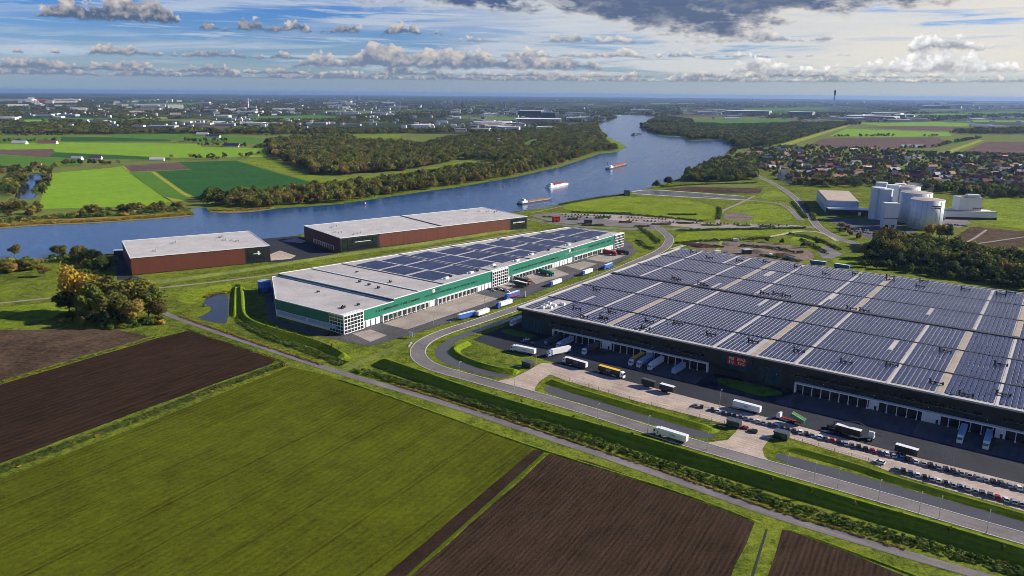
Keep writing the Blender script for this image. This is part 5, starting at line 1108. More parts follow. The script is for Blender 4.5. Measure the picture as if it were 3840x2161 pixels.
tb = t.nodes.new('ShaderNodeBsdfTransparent'); mx = t.nodes.new('ShaderNodeMixShader'); t.links.new((n_.step(.40, .62) * 0.3).k, mx.inputs[0]); t.links.new(tb.outputs[0], mx.inputs[1]); t.links.new(b.outputs[0], mx.inputs[2]); t.links.new(mx.outputs[0], t.nodes['Material Output'].inputs[0])
for i, (px, wd) in enumerate([([(2128, 690), (2180, 672), (2240, 645), (2280, 632)], 5), ([(2125, 694), (2240, 690), (2340, 690), (2430, 685)], 4), ([(2350, 616), (2400, 600), (2450, 578), (2490, 560)], 7), ([(1940, 770), (1900, 778), (1850, 784)], 4), ([(2050, 708), (2035, 712)], 6)]):
    o = ribbon('wake', path_pts(px, 2), -wd / 2, wd / 2, .12, .12, 'foam', kind='stuff', label='pale foam wake behind a moving barge', cat='wake')
# ------------------------------------------------------------------ trees
def crown_mesh(name, rx, rz, zc, lobes, leaves, size, seed, mat, ragged=0.2, flat=False):
    r_ = np.random.default_rng(seed); L = []
    for i in range(lobes):
        d_ = r_.normal(size=3); d_ /= np.linalg.norm(d_); q = r_.uniform(0.25, 0.72 if lobes < 15 else 0.86) ** 0.8
        if d_[2] < -0.35: d_[2] *= 0.5
        L.append((d_[0] * rx * q, d_[1] * rx * q, zc + d_[2] * rz * q, r_.uniform(0.34, 0.56) if lobes < 15 else r_.uniform(0.20, 0.40)))
    L.append((0, 0, zc, 0.62)); vs, fs = [], []
    for k in range(leaves):
        lx, ly, lz, lr = L[k % len(L)]; d_ = r_.normal(size=3); d_ /= np.linalg.norm(d_)
        if d_[2] < -0.5: d_[2] = -d_[2]
        rad = lr * (1 + r_.normal() * ragged * 0.5) * (0.82 + 0.18 * r_.random())
        c = np.array([lx + d_[0] * rx * rad, ly + d_[1] * rx * rad, max(lz + d_[2] * rz * rad, 0.25)])
        n = d_ + r_.normal(size=3) * 0.55; n /= np.linalg.norm(n); a = np.cross(n, [0.3, 0.2, 0.93]); a /= np.linalg.norm(a); b_ = np.cross(n, a)
        t_ = r_.uniform(0, math.pi); a, b_ = a * math.cos(t_) + b_ * math.sin(t_), b_ * math.cos(t_) - a * math.sin(t_); s = size * r_.uniform(0.6, 1.3)
        i0 = len(vs); vs += [tuple(c + a * s * .5), tuple(c + b_ * s * .42), tuple(c - a * s * .5), tuple(c - b_ * s * .42)]; fs.append((i0, i0 + 1, i0 + 2, i0 + 3))
    me = bpy.data.meshes.new(name); me.from_pydata(vs, [], fs); me.materials.append(MT[mat]); me.update(); return me
def trunk_mesh(h, r, seed, limbs=4):
    r_ = random.Random(seed); mb = MB(); mb.bar((0, 0, 0), (r_.uniform(-.2, .2), r_.uniform(-.2, .2), h * .55), r, 7, r2=r * .65); mb.bar((0, 0, h * .5), (0.2, 0, h * .9), r * .62, 6, r2=r * .15)
    for i in range(limbs):
        a = i * 2 * math.pi / limbs + r_.random(); z = h * r_.uniform(.35, .6); mb.bar((0, 0, z), (math.cos(a) * h * .26, math.sin(a) * h * .26, z + h * .22), r * .4, 5, r2=r * .1)
    return mb.mesh('trunk', MT['bark'])
# unit trees are 10 m high with a crown about 7-8 m wide
CR = {}
for j, mt in enumerate(['green', 'olive', 'brown', 'yellow', 'dark']):
    for v in range(2):
        CR[mt, 'near', v] = crown_mesh('crown', 4.2, 4.7, 5.0, 24, 3000, 0.60, 40 + j * 7 + v, 'leaf_' + mt, 0.3)
        CR[mt, 'mid', v] = crown_mesh('crown', 4.3, 4.9, 4.7, 9, 640, 1.2, 80 + j * 7 + v, 'leaf_' + mt, 0.25)
        CR[mt, 'far', v] = crown_mesh('crown', 4.3, 4.6, 4.5, 7, 330, 1.35, 120 + j * 7 + v, 'leaf_' + mt, 0.2)
CR['bush'] = [crown_mesh('crown', 1.3, 0.9, 0.75, 6, 130, 0.5, 160 + v, 'leaf_hedge', 0.3) for v in range(2)]
CR['reed'] = [crown_mesh('crown', 1.6, 0.8, 0.6, 6, 110, 0.55, 170 + v, 'leaf_reed', 0.4) for v in range(2)]
CR['sap'] = crown_mesh('crown', 0.85, 1.5, 3.1, 5, 130, 0.42, 180, 'leaf_olive', 0.4)
TR = [trunk_mesh(9, .28, 1), trunk_mesh(9, .24, 2)]; TRS = trunk_mesh(4.2, .06, 3, 2)
SRC = {}
def tree(px, h, mt, lod, label, group, name='tree', cat='tree', wide=1.0, world=None, v=None, sink=0.0):
    p_ = world or G(*px); s = h / 10.0; rr = random.random()
    o = empty(name, (p_[0], p_[1], -h * sink), random.uniform(0, 6.28), label, cat, group); o.scale = (s * wide, s * wide * random.uniform(.9, 1.1), s)
    link('trunk', TR[int(rr * 2)], o); c = link('crown', CR[mt, lod, random.randint(0, 1) if v is None else v], o); SRC.setdefault((mt, lod), c); return o
# clump on the field corner
for i, (x, y, h, mt, wd, lb) in enumerate([
    (290, 1175, 33, 'yellow', 0.75, 'tall golden-leaved tree rising over the clump at the field corner'), (262, 1185, 18, 'dark', 1.0, 'dark green tree at the left foot of the golden tree'),
    (340, 1200, 24, 'green', 1.0, 'broad green tree in front of the golden tree'), (390, 1178, 27, 'olive', 0.9, 'tall olive tree just right of the golden tree'),
    (440, 1212, 23, 'olive', 1.0, 'round olive tree in the middle front of the field corner clump'), (466, 1180, 25, 'olive', 0.95, 'olive tree behind the middle of the field corner clump'),
    (500, 1218, 18, 'brown', 0.9, 'amber-tinted tree at the front edge of the field corner clump'), (520, 1180, 25, 'olive', 1.05, 'large olive tree at the back right of the field corner clump'),
    (560, 1190, 22, 'green', 1.0, 'green tree second from the right end of the clump'), (598, 1205, 15, 'brown', 0.9, 'small amber tree at the right end of the clump by the lane'), (420, 1222, 14, 'dark', 1.0, 'low dark tree at the front foot of the clump')]):
    tree((x, y), h * 1.04, mt, 'near', lb, 'trees of the field corner clump', wide=wd * 1.22)
def belt(pts, n, hs, mts, lod, label, group, jit=6.0, wide=(0.85, 1.15), name='tree', cat='tree', sink=0.06):
    """n trees spread along a line on the ground"""
    W_ = [np.array(G(*q)) for q in pts]; L = [np.linalg.norm(b_ - a) for a, b_ in zip(W_[:-1], W_[1:])]; tot = sum(L)
    for i in range(n):
        d_ = tot * (i + .5 + random.uniform(-.3, .3)) / n; k = 0
        while k < len(L) - 1 and d_ > L[k]: d_ -= L[k]; k += 1
        p_ = W_[k] + (W_[k + 1] - W_[k]) * min(1, d_ / L[k]) + np.array([random.uniform(-jit, jit), random.uniform(-jit, jit), 0])
        mt = random.choice(mts); tint = {'green': 'green', 'olive': 'olive', 'brown': 'brown-tinted', 'dark': 'dark green', 'yellow': 'yellow'}[mt]
        tree(None, random.uniform(*hs), mt, lod, f'{tint} {label}', f'{tint} {group}', world=tuple(p_), wide=random.uniform(*wide), name=name, cat=cat, sink=sink)
belt([(20, 1000), (60, 1022), (110, 1015)], 6, (9, 14), ['brown', 'olive'], 'near', 'shrubby tree at the left edge before the river', 'trees at the left edge before the river', 5, (1.0, 1.4), sink=0.16)
belt([(60, 962), (75, 965)], 1, (13, 14), ['brown'], 'near', 'tree alone on the near river bank at the left', 'trees alone on the left near bank', 2)
belt([(150, 1032), (168, 1040)], 1, (11, 12), ['brown'], 'near', 'tree standing in the rough grass behind the golden tree', 'trees in the rough grass', 2)
belt([(215, 955), (300, 962), (330, 985), (350, 1010), (370, 1020), (300, 1000)], 11, (10, 17), ['dark', 'olive', 'brown'], 'near', 'tree in the thicket beside the smaller red hall', 'trees in the thicket by the smaller red hall', 6, (1.0, 1.4), sink=0.16)
belt([(0, 800), (40, 790), (90, 770), (140, 800), (60, 815), (20, 760)], 16, (9, 15), ['olive', 'brown', 'olive'], 'mid', 'tree by the small pond on the far river bank', 'trees by the small far pond', 9, (1.0, 1.4), sink=0.16)
belt([(300, 800), (370, 795), (450, 792), (540, 786), (640, 782), (700, 785)], 20, (8, 13), ['dark', 'olive', 'brown'], 'mid', 'tree on the reed bank between pond and inlet', 'trees on the reed bank', 7, (1.0, 1.4), sink=0.16)
belt([(770, 765), (950, 772), (1043, 774), (1280, 756), (1528, 718), (1727, 691), (1926, 656), (2100, 617)], 74, (12, 19), ['olive', 'brown', 'olive', 'green'], 'mid', 'tree in the front row of the wooded far bank', 'trees in the front row of the wooded far bank', 7)
belt([(745, 742), (900, 748), (1200, 735), (1528, 690), (1800, 650), (2080, 606)], 62, (13, 20), ['olive', 'green', 'brown', 'dark'], 'mid', 'tree in the second row of the wooded far bank', 'trees in the second row of the wooded far bank', 9)
belt([(3250, 930), (3330, 918), (3440, 925), (3560, 950), (3700, 985), (3860, 1010)], 20, (16, 22), ['olive', 'olive', 'green'], 'near', 'tree in the back of the wood behind the charcoal warehouse', 'trees at the back of that wood', 8)  # extra olive in this belt and the next paints in sunlit crowns
belt([(3235, 965), (3320, 972), (3480, 1000), (3640, 1030), (3840, 1062)], 24, (16, 22), ['olive', 'green', 'olive', 'dark'], 'near', 'tree at the front of the wood behind the charcoal warehouse', 'trees at the front of that wood', 6)
belt([(3260, 985), (3400, 1005), (3560, 1032), (3720, 1058), (3850, 1078)], 20, (10, 16), ['dark', 'green', 'dark'], 'near', 'tree added on the shaded edge between wood and charcoal warehouse', 'trees added on the shaded edge', 5)  # dark belt added to fill the strip that lies in tree shadow
belt([(3215, 1000), (3350, 1012), (3560, 1045), (3720, 1066), (3850, 1086)], 26, (6, 10), ['dark', 'green'], 'mid', 'low tree added for shade behind the charcoal warehouse', 'low trees added for shade there', 4, (1.0, 1.4))  # dark low trees added to darken grass that is only in shade
belt([(3490, 890), (3560, 895)], 4, (14, 18), ['green', 'dark', 'yellow'], 'near', 'tree directly below the logo silo', 'trees below the logo silo', 4)
belt([(3150, 855), (3190, 890), (3250, 905), (3300, 915)], 10, (6, 9), ['olive', 'brown', 'dark'], 'mid', 'small tree between the village road and the works car park', 'small trees by the works car park', 5)
belt([(2458, 705), (2462, 704)], 1, (14, 15), ['dark'], 'mid', 'lone tree on the near bank below the wooded bend', 'lone bank trees', 1); belt([(2503, 695), (2506, 694)], 1, (18, 19), ['green'], 'mid', 'lone tall tree right of the other lone bank tree', 'lone bank trees', 1)
belt([(2575, 672), (2620, 650), (2680, 640), (2760, 650), (2820, 665), (2700, 668), (2600, 676)], 22, (14, 20), ['dark', 'green'], 'mid', 'tree of the dark copse on the near bank', 'trees of the dark copse on the near bank', 14)
belt([(2770, 905), (2830, 905), (2940, 915), (3040, 935), (3080, 905)], 7, (6, 9), ['dark', 'olive'], 'mid', 'small tree on the rough ground behind the charcoal warehouse', 'small trees behind the charcoal warehouse', 3)
SP = [(1462, 1382), (1533, 1404), (1612, 1429), (1693, 1453), (1775, 1477), (1863, 1509), (1954, 1532), (2048, 1571), (2150, 1594), (2255, 1629), (2369, 1659), (2488, 1698), (2615, 1740), (2746, 1783), (2893, 1826), (3040, 1872), (3201, 1921), (3375, 1963), (3557, 2021), (3753, 2087)]
for i, (x, y) in enumerate(SP):
    p_ = G(x, y); o = empty('sapling', (p_[0], p_[1], 0.3), i * 1.3, f'thin young tree at the foot of the shaded embankment, {ordinal(i + 1)} from its left end', 'sapling', 'saplings along the embankment'); link('trunk', TRS, o); link('crown', CR['sap'], o)
for i in range(9):
    p_ = G(1000 + i * 34 + (i % 2) * 6, 1240 + i * 11); o = empty('sapling', (p_[0], p_[1], 0.2), i * 1.9, f'thin young tree on the bank below the green warehouse, {ordinal(i + 1)} from its left', 'sapling', 'saplings below the green warehouse'); link('trunk', TRS, o); link('crown', CR['sap'], o)
# ---- masses nobody could count: scattered with geometry nodes from the crowns above
def scatter(name, pts, scales, sources, label, cat, zs=1.0):
    me = bpy.data.meshes.new(name); me.from_pydata([tuple(p_) for p_ in pts], [], []); at = me.attributes.new('sc', 'FLOAT', 'POINT'); at.data.foreach_set('value', list(scales))
    o = link(name, me); tag(o, label, cat, kind='stuff')
    ng = bpy.data.node_groups.new(name, 'GeometryNodeTree'); ng.interface.new_socket('Geometry', in_out='INPUT', socket_type='NodeSocketGeometry'); ng.interface.new_socket('Geometry', in_out='OUTPUT', socket_type='NodeSocketGeometry')
    N, Lk = ng.nodes, ng.links; gi, go = N.new('NodeGroupInput'), N.new('NodeGroupOutput'); jn = N.new('GeometryNodeJoinGeometry')
    for s in sources[::-1]:
        oi = N.new('GeometryNodeObjectInfo'); oi.inputs['Object'].default_value = s; oi.transform_space = 'ORIGINAL'; gt = N.new('GeometryNodeGeometryToInstance'); Lk.new(oi.outputs['Geometry'], gt.inputs[0]); Lk.new(gt.outputs[0], jn.inputs[0])
    mp_ = N.new('GeometryNodeMeshToPoints'); Lk.new(gi.outputs[0], mp_.inputs[0]); ip = N.new('GeometryNodeInstanceOnPoints'); Lk.new(mp_.outputs[0], ip.inputs['Points']); Lk.new(jn.outputs[0], ip.inputs['Instance']); ip.inputs['Pick Instance'].default_value = True
    rv = N.new('FunctionNodeRandomValue'); rv.data_type = 'INT'; rv.inputs[4].default_value = 0; rv.inputs[5].default_value = len(sources) - 1; Lk.new(rv.outputs[2], ip.inputs['Instance Index'])
    rr = N.new('FunctionNodeRandomValue'); rr.data_type = 'FLOAT_VECTOR'; rr.inputs[0].default_value = (0, 0, 0); rr.inputs[1].default_value = (0, 0, 6.28); Lk.new(rr.outputs[0], ip.inputs['Rotation'])
    na = N.new('GeometryNodeInputNamedAttribute'); na.data_type = 'FLOAT'; na.inputs[0].default_value = 'sc'; cb = N.new('ShaderNodeCombineXYZ'); Lk.new(na.outputs[0], cb.inputs[0]); Lk.new(na.outputs[0], cb.inputs[1])
    mu = N.new('ShaderNodeMath'); mu.operation = 'MULTIPLY'; mu.inputs[1].default_value = zs; Lk.new(na.outputs[0], mu.inputs[0]); Lk.new(mu.outputs[0], cb.inputs[2]); Lk.new(cb.outputs[0], ip.inputs['Scale']); Lk.new(ip.outputs[0], go.inputs[0])
    md = o.modifiers.new('scatter', 'NODES'); md.node_group = ng; return o
belt([(1010, 560), (1030, 590), (1110, 630)], 5, (14, 18), ['green', 'olive', 'brown', 'dark', 'yellow'][:5], 'far', 'tree at the left edge of the brown forest', 'trees at the left edge of the brown forest', 5)
for mt in ('green', 'olive', 'brown', 'dark'):   # one standing tree of each tint lends its crown to the far woods
    if (mt, 'far') not in SRC: tree((1040 + 30 * len(SRC), 585), 16, mt, 'far', f'{mt} tree standing before the brown forest', 'trees before the brown forest')
S = lambda *k: [SRC[q, 'far'] for q in k]
def fill(poly, per, seed, hs=(1.2, 2.0), avoid=()):
    r_ = random.Random(seed); W_ = [G(*q)[:2] for q in poly]; xs = [q[0] for q in W_]; ys = [q[1] for q in W_]
    A = abs(sum(W_[i][0] * W_[(i + 1) % len(W_)][1] - W_[(i + 1) % len(W_)][0] * W_[i][1] for i in range(len(W_)))) / 2
    bb = (max(xs) - min(xs)) * (max(ys) - min(ys)); out, sc_ = [], []
    for k in range(min(60000, int(bb / per))):
        x, y = r_.uniform(min(xs), max(xs)), r_.uniform(min(ys), max(ys))
        if inpoly(x, y, W_) and not any(a.has(x, y) for a in avoid): out.append((x, y, 0)); sc_.append(r_.uniform(*hs))
    return out, sc_
def wpoly(px): return [G(*q)[:2] for q in px]
class Hole:
    def __init__(s, pts): s.p = pts; s.b = (min(q[0] for q in pts), max(q[0] for q in pts), min(q[1] for q in pts), max(q[1] for q in pts))
    def has(s, x, y): return s.b[0] < x < s.b[1] and s.b[2] < y < s.b[3] and inpoly(x, y, s.p)
HOLES = [Hole(wpoly(px)) for nm, px, mt in FIELDS] + [Hole(wpoly(RIV))]
F1 = [(1000, 545), (1030, 590), (1185, 658), (1290, 658), (1530, 640), (1700, 608), (1720, 585), (1640, 560), (1500, 545), (1350, 540), (1280, 520), (1100, 525)]
a = fill(F1, 120, 1, (1.5, 2.4)); scatter('forest', *a, S('brown', 'olive', 'brown', 'green'), 'brown and green autumn forest beyond the river fields', 'forest')
F2 = [(745, 745), (785, 770), (944, 784), (1043, 773), (1280, 755), (1528, 718), (1727, 690), (1926, 655), (2100, 616), (2060, 605), (1900, 612), (1800, 628), (1700, 642), (1540, 668), (1300, 703), (1217, 708), (900, 737)]
F3 = [(1720, 600), (1800, 600), (1900, 612), (2105, 616), (2249, 570), (2313, 565), (2300, 540), (2250, 500), (2240, 470), (2150, 478), (2000, 500), (1850, 510), (1700, 520), (1600, 540), (1700, 570)]
a = fill(F2, 120, 2, (1.1, 1.8), HOLES); b2 = fill(F3, 130, 3, (1.2, 1.9), HOLES); scatter('river_wood', a[0] + b2[0], a[1] + b2[1], S('olive', 'green', 'olive', 'brown', 'green'), 'mass of green woodland along the far bank up to the bend', 'woodland')
F5 = [(2400, 475), (2440, 455), (2480, 440), (2600, 455), (2700, 475), (2900, 470), (3000, 468), (3150, 465), (3180, 470), (2950, 540), (2900, 548), (2760, 565), (2740, 590), (2780, 560), (2694, 522), (2585, 525), (2560, 512), (2472, 505), (2438, 493)]
a = fill(F5, 130, 4, (1.3, 2.0), HOLES); b6 = fill([(2562, 682), (2600, 655), (2640, 630), (2700, 605), (2760, 612), (2830, 640), (2845, 676), (2700, 684)], 80, 44, (1.2, 1.9)); a = (a[0] + b6[0], a[1] + b6[1]); scatter('peninsula_wood', *a, S('dark', 'green', 'dark', 'olive'), 'dark woodland on the right bank of the river bend', 'woodland')
F7 = [(3240, 950), (3330, 912), (3560, 940), (3900, 1005), (3900, 1060), (3560, 1015), (3300, 978)]
a = fill(F7, 60, 5, (1.2, 1.7)); VI = [(2740, 600), (2820, 560), (2950, 549), (3280, 560), (3500, 577), (3900, 585), (3900, 742), (3720, 735), (3540, 722), (3250, 690), (3040, 700), (2980, 700), (2900, 665), (2840, 640)]
b2 = fill(VI, 310, 6, (0.6, 1.2)); c2 = fill([(2985, 690), (3050, 706), (3250, 704), (3400, 700), (3560, 728), (3840, 752), (3840, 728), (3300, 680)], 110, 66, (0.9, 1.5))
VTREES = b2[0]; scatter('village_trees', a[0] + b2[0] + c2[0], a[1] + b2[1] + c2[1], S('dark', 'green', 'olive', 'green'), 'garden trees crowding between the village houses', 'trees')
# ------------------------------------------------------------------ the town beyond the river
TOWN = []
def block(x, y, wpx, hpx, mat, label, group, roof=None, name='building', depth=None):
    p_ = G(x, y); d_ = math.hypot(p_[0], p_[1], CH); wd = max(4.0, wpx * d_ / FPX); h = max(3.0, hpx * d_ / FPX); dp = depth or wd * 0.6
    TOWN.append((p_[0], p_[1], wd))
    o = empty(name, (p_[0], p_[1], 0), math.atan2(-p_[0], p_[1]) + R(random.uniform(-14, 14)), label, 'building', group)
    mb = MB(); mb.box(-wd / 2, wd / 2, 0, dp, 0, h); mb.build('wall', MT[mat], o); mb = MB(); mb.box(-wd / 2 - .4, wd / 2 + .4, -.4, dp + .4, h + .01, h + max(.8, h * .06)); mb.build('roof', MT[roof or 'far_grey'], o)
    if hpx > 5:
        n = max(2, int(h / 4)); mb_ = None
        for j in range(min(n, 12)):
            mb = MB(); z = h * (j + .3) / n; mb.box(-wd * .46, wd * .46, -.12, -.02, z, z + h / n * .45); mb.build('window_band', MT['glass_dark'], o)
    return o
SPEC = [(928, 408, 8, 34, 'far_white', 'slim white tower block beside a red gable left of centre'), (918, 409, 14, 12, 'sign_red', 'low red block at the foot of the slim white tower'), (1668, 404, 13, 27, 'far_white', 'white tower block, left of the paired towers on the skyline'), (1690, 404, 10, 25, 'far_white', 'white tower block, right of the paired towers on the skyline'), (1734, 412, 6, 28, 'far_grey', 'thin grey tower right of the paired white towers'), (1893, 412, 7, 26, 'far_grey', 'slender dark church tower in the middle of the town'), (1985, 440, 86, 22, 'far_blue', 'large dark blue riverside factory hall with a white roof edge'), (2055, 442, 52, 19, 'far_blue', 'dark shipyard hall with a white portal frame'), (2410, 424, 80, 10, 'far_white', 'long white hall on the river end of the town'), (1805, 556, 60, 12, 'far_white', 'white works building in the woods by the bend'), (1870, 552, 9, 30, 'far_white', 'small white tower over the works in the woods'), (1760, 562, 50, 9, 'far_white', 'low white shed left of the works in the woods'), (1905, 488, 80, 10, 'far_white', 'long white depot before the shipyard'), (1800, 492, 70, 9, 'far_white', 'long white depot left of the shipyard depot'), (2050, 486, 80, 8, 'far_white', 'low white depot nearest the river bend'), (2020, 458, 170, 10, 'far_white', 'very long white shed along the shipyard'), (1860, 466, 110, 9, 'far_white', 'long pale shed left of the shipyard'), (1340, 375, 12, 14, 'far_white', 'pale block on the skyline left of the paired towers'), (165, 385, 32, 9, 'sign_red', 'long red block in the far left of the town'), (55, 380, 95, 6, 'far_white', 'very long white shed at the far left'), (250, 378, 70, 5, 'far_white', 'long white shed right of the red block'), (660, 408, 48, 12, 'far_white', 'wide white apartment block left of centre'), (610, 404, 18, 10, 'far_white', 'white block left of the wide apartment block'), (300, 415, 40, 8, 'far_white', 'white hall in the left woods'), (515, 424, 42, 6, 'far_white', 'low white shed below the apartment block'), (815, 465, 55, 7, 'far_white', 'white shed at the edge of the left woods'), (3128, 380, 5, 34, 'far_blue', 'tall bluish tower alone on the right skyline'), (2620, 426, 50, 8, 'far_white', 'white hall on the right bank, left of the grey hall'), (2800, 430, 150, 12, 'far_grey', 'long grey-blue factory hall on the right bank'), (3000, 434, 80, 12, 'far_grey', 'grey-blue factory hall right of the long one'), (3320, 432, 90, 7, 'far_white', 'white depot in the right distance'), (3260, 448, 150, 10, 'far_grey', 'broad pale works in the right distance'), (3440, 455, 60, 9, 'far_white', 'white works with a red roof in the right distance')]
for x, y, wp, hp, mt, lb in SPEC: block(x, y, wp, hp, mt, lb, 'landmarks of the far town', 'far_white' if 'white' in mt or wp > 40 else None)
p_ = G(2042, 424); d_ = math.hypot(p_[0], p_[1]); k_ = d_ / FPX
o = empty('shipyard_sail', (p_[0], p_[1], 0), 0, 'white pointed sail-like structure over the shipyard', 'tower'); mb = MB(); mb.add([(-4 * k_, 0, 0), (12 * k_, 0, 0), (-2 * k_, 0, 28 * k_), (-4 * k_, 6 * k_, 0), (12 * k_, 6 * k_, 0), (-2 * k_, 4 * k_, 28 * k_)], [(0, 1, 2), (3, 5, 4), (0, 2, 5, 3), (1, 4, 5, 2), (0, 3, 4, 1)]); mb.build('sail', MT['far_white'], o)
CLU = [(1280, 60, 400, 30, 12), (1500, 100, 405, 18, 14), (1900, 200, 425, 26, 64), (1850, 150, 472, 20, 50), (100, 110, 390, 14, 16), (400, 300, 400, 25, 34), (800, 250, 415, 30, 30), (1100, 200, 430, 20, 22), (2150, 80, 442, 10, 14), (2700, 160, 424, 10, 24), (3300, 160, 444, 14, 30), (3560, 200, 405, 18, 18), (2900, 300, 400, 14, 16), (600, 400, 455, 25, 22)]
r_ = random.Random(9); cnt = 0
for ci, (cx, sxp, cy, syp, n) in enumerate(CLU):
    for i in range(n):
        x, y = r_.gauss(cx, sxp * .6), r_.gauss(cy, syp * .5)
        if not (0 < x < 3840) or y < 376 or y > 500: continue
        q = G(x, y)
        if any(a.has(q[0], q[1]) for a in HOLES): continue
        big = r_.random() < .22; mt = r_.choice(['far_white', 'far_white', 'far_grey']); cnt += 1
        if cnt > 290: break
        block(x, y, r_.uniform(30, 80) if big else r_.uniform(8, 22), r_.uniform(4.0, 8.5), mt, f'{"wide" if big else "small"} {"white" if mt == "far_white" else "grey"} building in {["the riverside town", "the woods left of the town", "the right-bank works"][0 if 1150 < cx < 2300 else 1 if cx < 1150 else 2]}', f'{"wide" if big else "small"} {mt} buildings of the far {["town", "left woods", "right bank"][0 if 1150 < cx < 2300 else 1 if cx < 1150 else 2]}', r_.choice(['far_white', 'far_white', 'far_grey', 'tile_red']))
# beyond the largest three hundred: the roofs of the far towns as one mass
r_ = random.Random(31); mb = MB(); nb_ = 0
while nb_ < 950:
    y = 371 + r_.random() ** 1.2 * 110; x = r_.uniform(-40, 3880)
    if mnoise.fractal(Vector((x / 300.0, y / 22.0, 9.3)), 1.0, 2.0, 3) < 0.0 and r_.random() < .85: nb_ += .2; continue
    q = G(x, y)
    if q[1] > 26000 or any(a.has(q[0], q[1]) for a in HOLES): nb_ += .2; continue
    wd = r_.uniform(9, 26) if r_.random() < .8 else r_.uniform(40, 120); dp = r_.uniform(9, 16) if wd < 30 else r_.uniform(20, 50); hh = r_.uniform(6, 13); k_ = r_.choice([0, 0, 1, 1, 2])
    mb.box(q[0] - wd / 2, q[0] + wd / 2, q[1], q[1] + dp, 0, hh, k_ if k_ < 2 else 0); mb.box(q[0] - wd / 2 - .3, q[0] + wd / 2 + .3, q[1] - .3, q[1] + dp + .3, hh + .01, hh + 1.2, k_); nb_ += 1
    if r_.random() < .6: TOWN.append((q[0], q[1], wd))
o = mb.build('far_town_roofs', [MT['far_white'], MT['far_grey'], MT['tile_red']]); tag(o, 'countless small roofs of the far towns towards the horizon', 'buildings', kind='stuff')
# far woods, hedgerows and town trees out to the haze
TB = {}
for q in TOWN: TB.setdefault(int(q[0] / q[1] * 60), []).append(q)
r_ = random.Random(77); pts, ss = [], []
def clump(x, y): return mnoise.fractal(Vector((x / 420.0, y / 26.0, 1.7)), 1.0, 2.0, 3)
for k in range(70000):
    y = 366 + (r_.random() ** 1.15) * 140; x = r_.uniform(-80, 3920)
    thr = 0.02 if y > 470 else -0.12 if y > 400 else -0.1
    if 430 < y < 505 and x < 1300: thr = -0.28
    if 1150 < x < 2300 and 395 < y < 500: thr = 0.10
    if 2550 < x < 3700 and 405 < y < 460: thr = 0.05
    if clump(x, y) < thr: continue
    p_ = G(x, y)
    if p_[1] > 24000 or any(a.has(p_[0], p_[1]) for a in HOLES): continue
    if y > 505: continue
    if any(abs(p_[0] - q[0] * p_[1] / q[1]) < q[2] * .55 + 8 and -10 < q[1] - p_[1] < 90 + q[1] * .03 for kk in (-1, 0, 1) for q in TB.get(int(p_[0] / p_[1] * 60) + kk, ())): continue
    pts.append(p_); ss.append(r_.uniform(1.0, 2.0) * (0.75 if 1100 < x < 2350 and y < 500 else 1.0))
for line in [[(0, 512), (230, 510), (500, 494), (640, 488), (1000, 510), (1280, 500)], [(0, 640), (130, 632), (190, 640), (240, 620), (460, 618)], [(640, 592), (800, 600), (940, 588), (1000, 575)], [(960, 560), (1010, 545), (1100, 530), (1280, 522)], [(0, 535), (220, 533)], [(690, 530), (750, 535), (900, 528)], [(3080, 515), (3560, 512)], [(3500, 556), (3560, 540), (3620, 530), (3680, 520)], [(3280, 556), (3500, 560)], [(3560, 500), (3840, 510)], [(0, 660), (60, 640), (90, 690), (40, 740)], [(130, 650), (180, 655), (170, 690), (150, 740)], [(750, 545), (930, 553)]]:
    W_ = [np.array(G(*q)) for q in line]
    for a, b_ in zip(W_[:-1], W_[1:]):
        n = int(np.linalg.norm(b_ - a) / 9)
        for i in range(n):
            if mnoise.noise(Vector((i * .13, a[0] * .01, 5))) < -0.12: continue
            p_ = a + (b_ - a) * i / max(1, n) + np.array([r_.uniform(-6, 6), r_.uniform(-6, 6), 0]); pts.append(tuple(p_)); ss.append(r_.uniform(.7, 1.6))
scatter('far_woods', pts, ss, S('green', 'olive', 'green', 'dark', 'brown', 'olive'), 'far woods, hedgerows and town trees reaching to the horizon', 'woodland')
# shrub planting, hedges and reeds
bo = empty('shrub', (*G(1330, 1392)[:2], 0.05), 0, 'single low shrub at the lane junction below the grass path', 'shrub'); bc = [link('crown', CR['bush'][0], bo)]
bo2 = empty('shrub', (*G(1345, 1398)[:2], 0.05), 0, 'second low shrub at the lane junction, right of the first', 'shrub'); bc.append(link('crown', CR['bush'][1], bo2))
ro = empty('reed_tuft', (*G(770, 1150)[:2], 0.05), 0, 'yellow reed tuft on the pond tongue near the lane', 'reeds'); rc = [link('crown', CR['reed'][0], ro)]
ro2 = empty('reed_tuft', (*G(862, 1098)[:2], 0.05), 0, 'yellow reed tuft at the far corner of the lane pond', 'reeds'); rc.append(link('crown', CR['reed'][1], ro2))
def along(px, step, offsets, jit, sc_, seed, z=0.05):
    r2_ = random.Random(seed); P_ = path_pts(px, 2); out, s2 = [], []
    for off in offsets:
        Q = offs(P_, off)
        for a, b_ in zip(Q[:-1], Q[1:]):
            n = max(1, int(math.dist(a, b_) / step))
            for i in range(n): out.append((a[0] + (b_[0] - a[0]) * i / n + r2_.uniform(-jit, jit), a[1] + (b_[1] - a[1]) * i / n + r2_.uniform(-jit, jit), z)); s2.append(r2_.uniform(*sc_))
    return out, s2
a = along([(1330, 1400), (1479, 1440), (1727, 1512), (2026, 1608), (2274, 1690), (2561, 1784), (2878, 1896), (3107, 1966), (3405, 2050), (3654, 2120), (3950, 2210)], 1.3, (1.5, 3.6, 5.6), 0.6, (.5, 1.05), 5); scatter('shrub_rows', *a, bc, 'rows of low green shrubs between lane and embankment', 'shrubs')
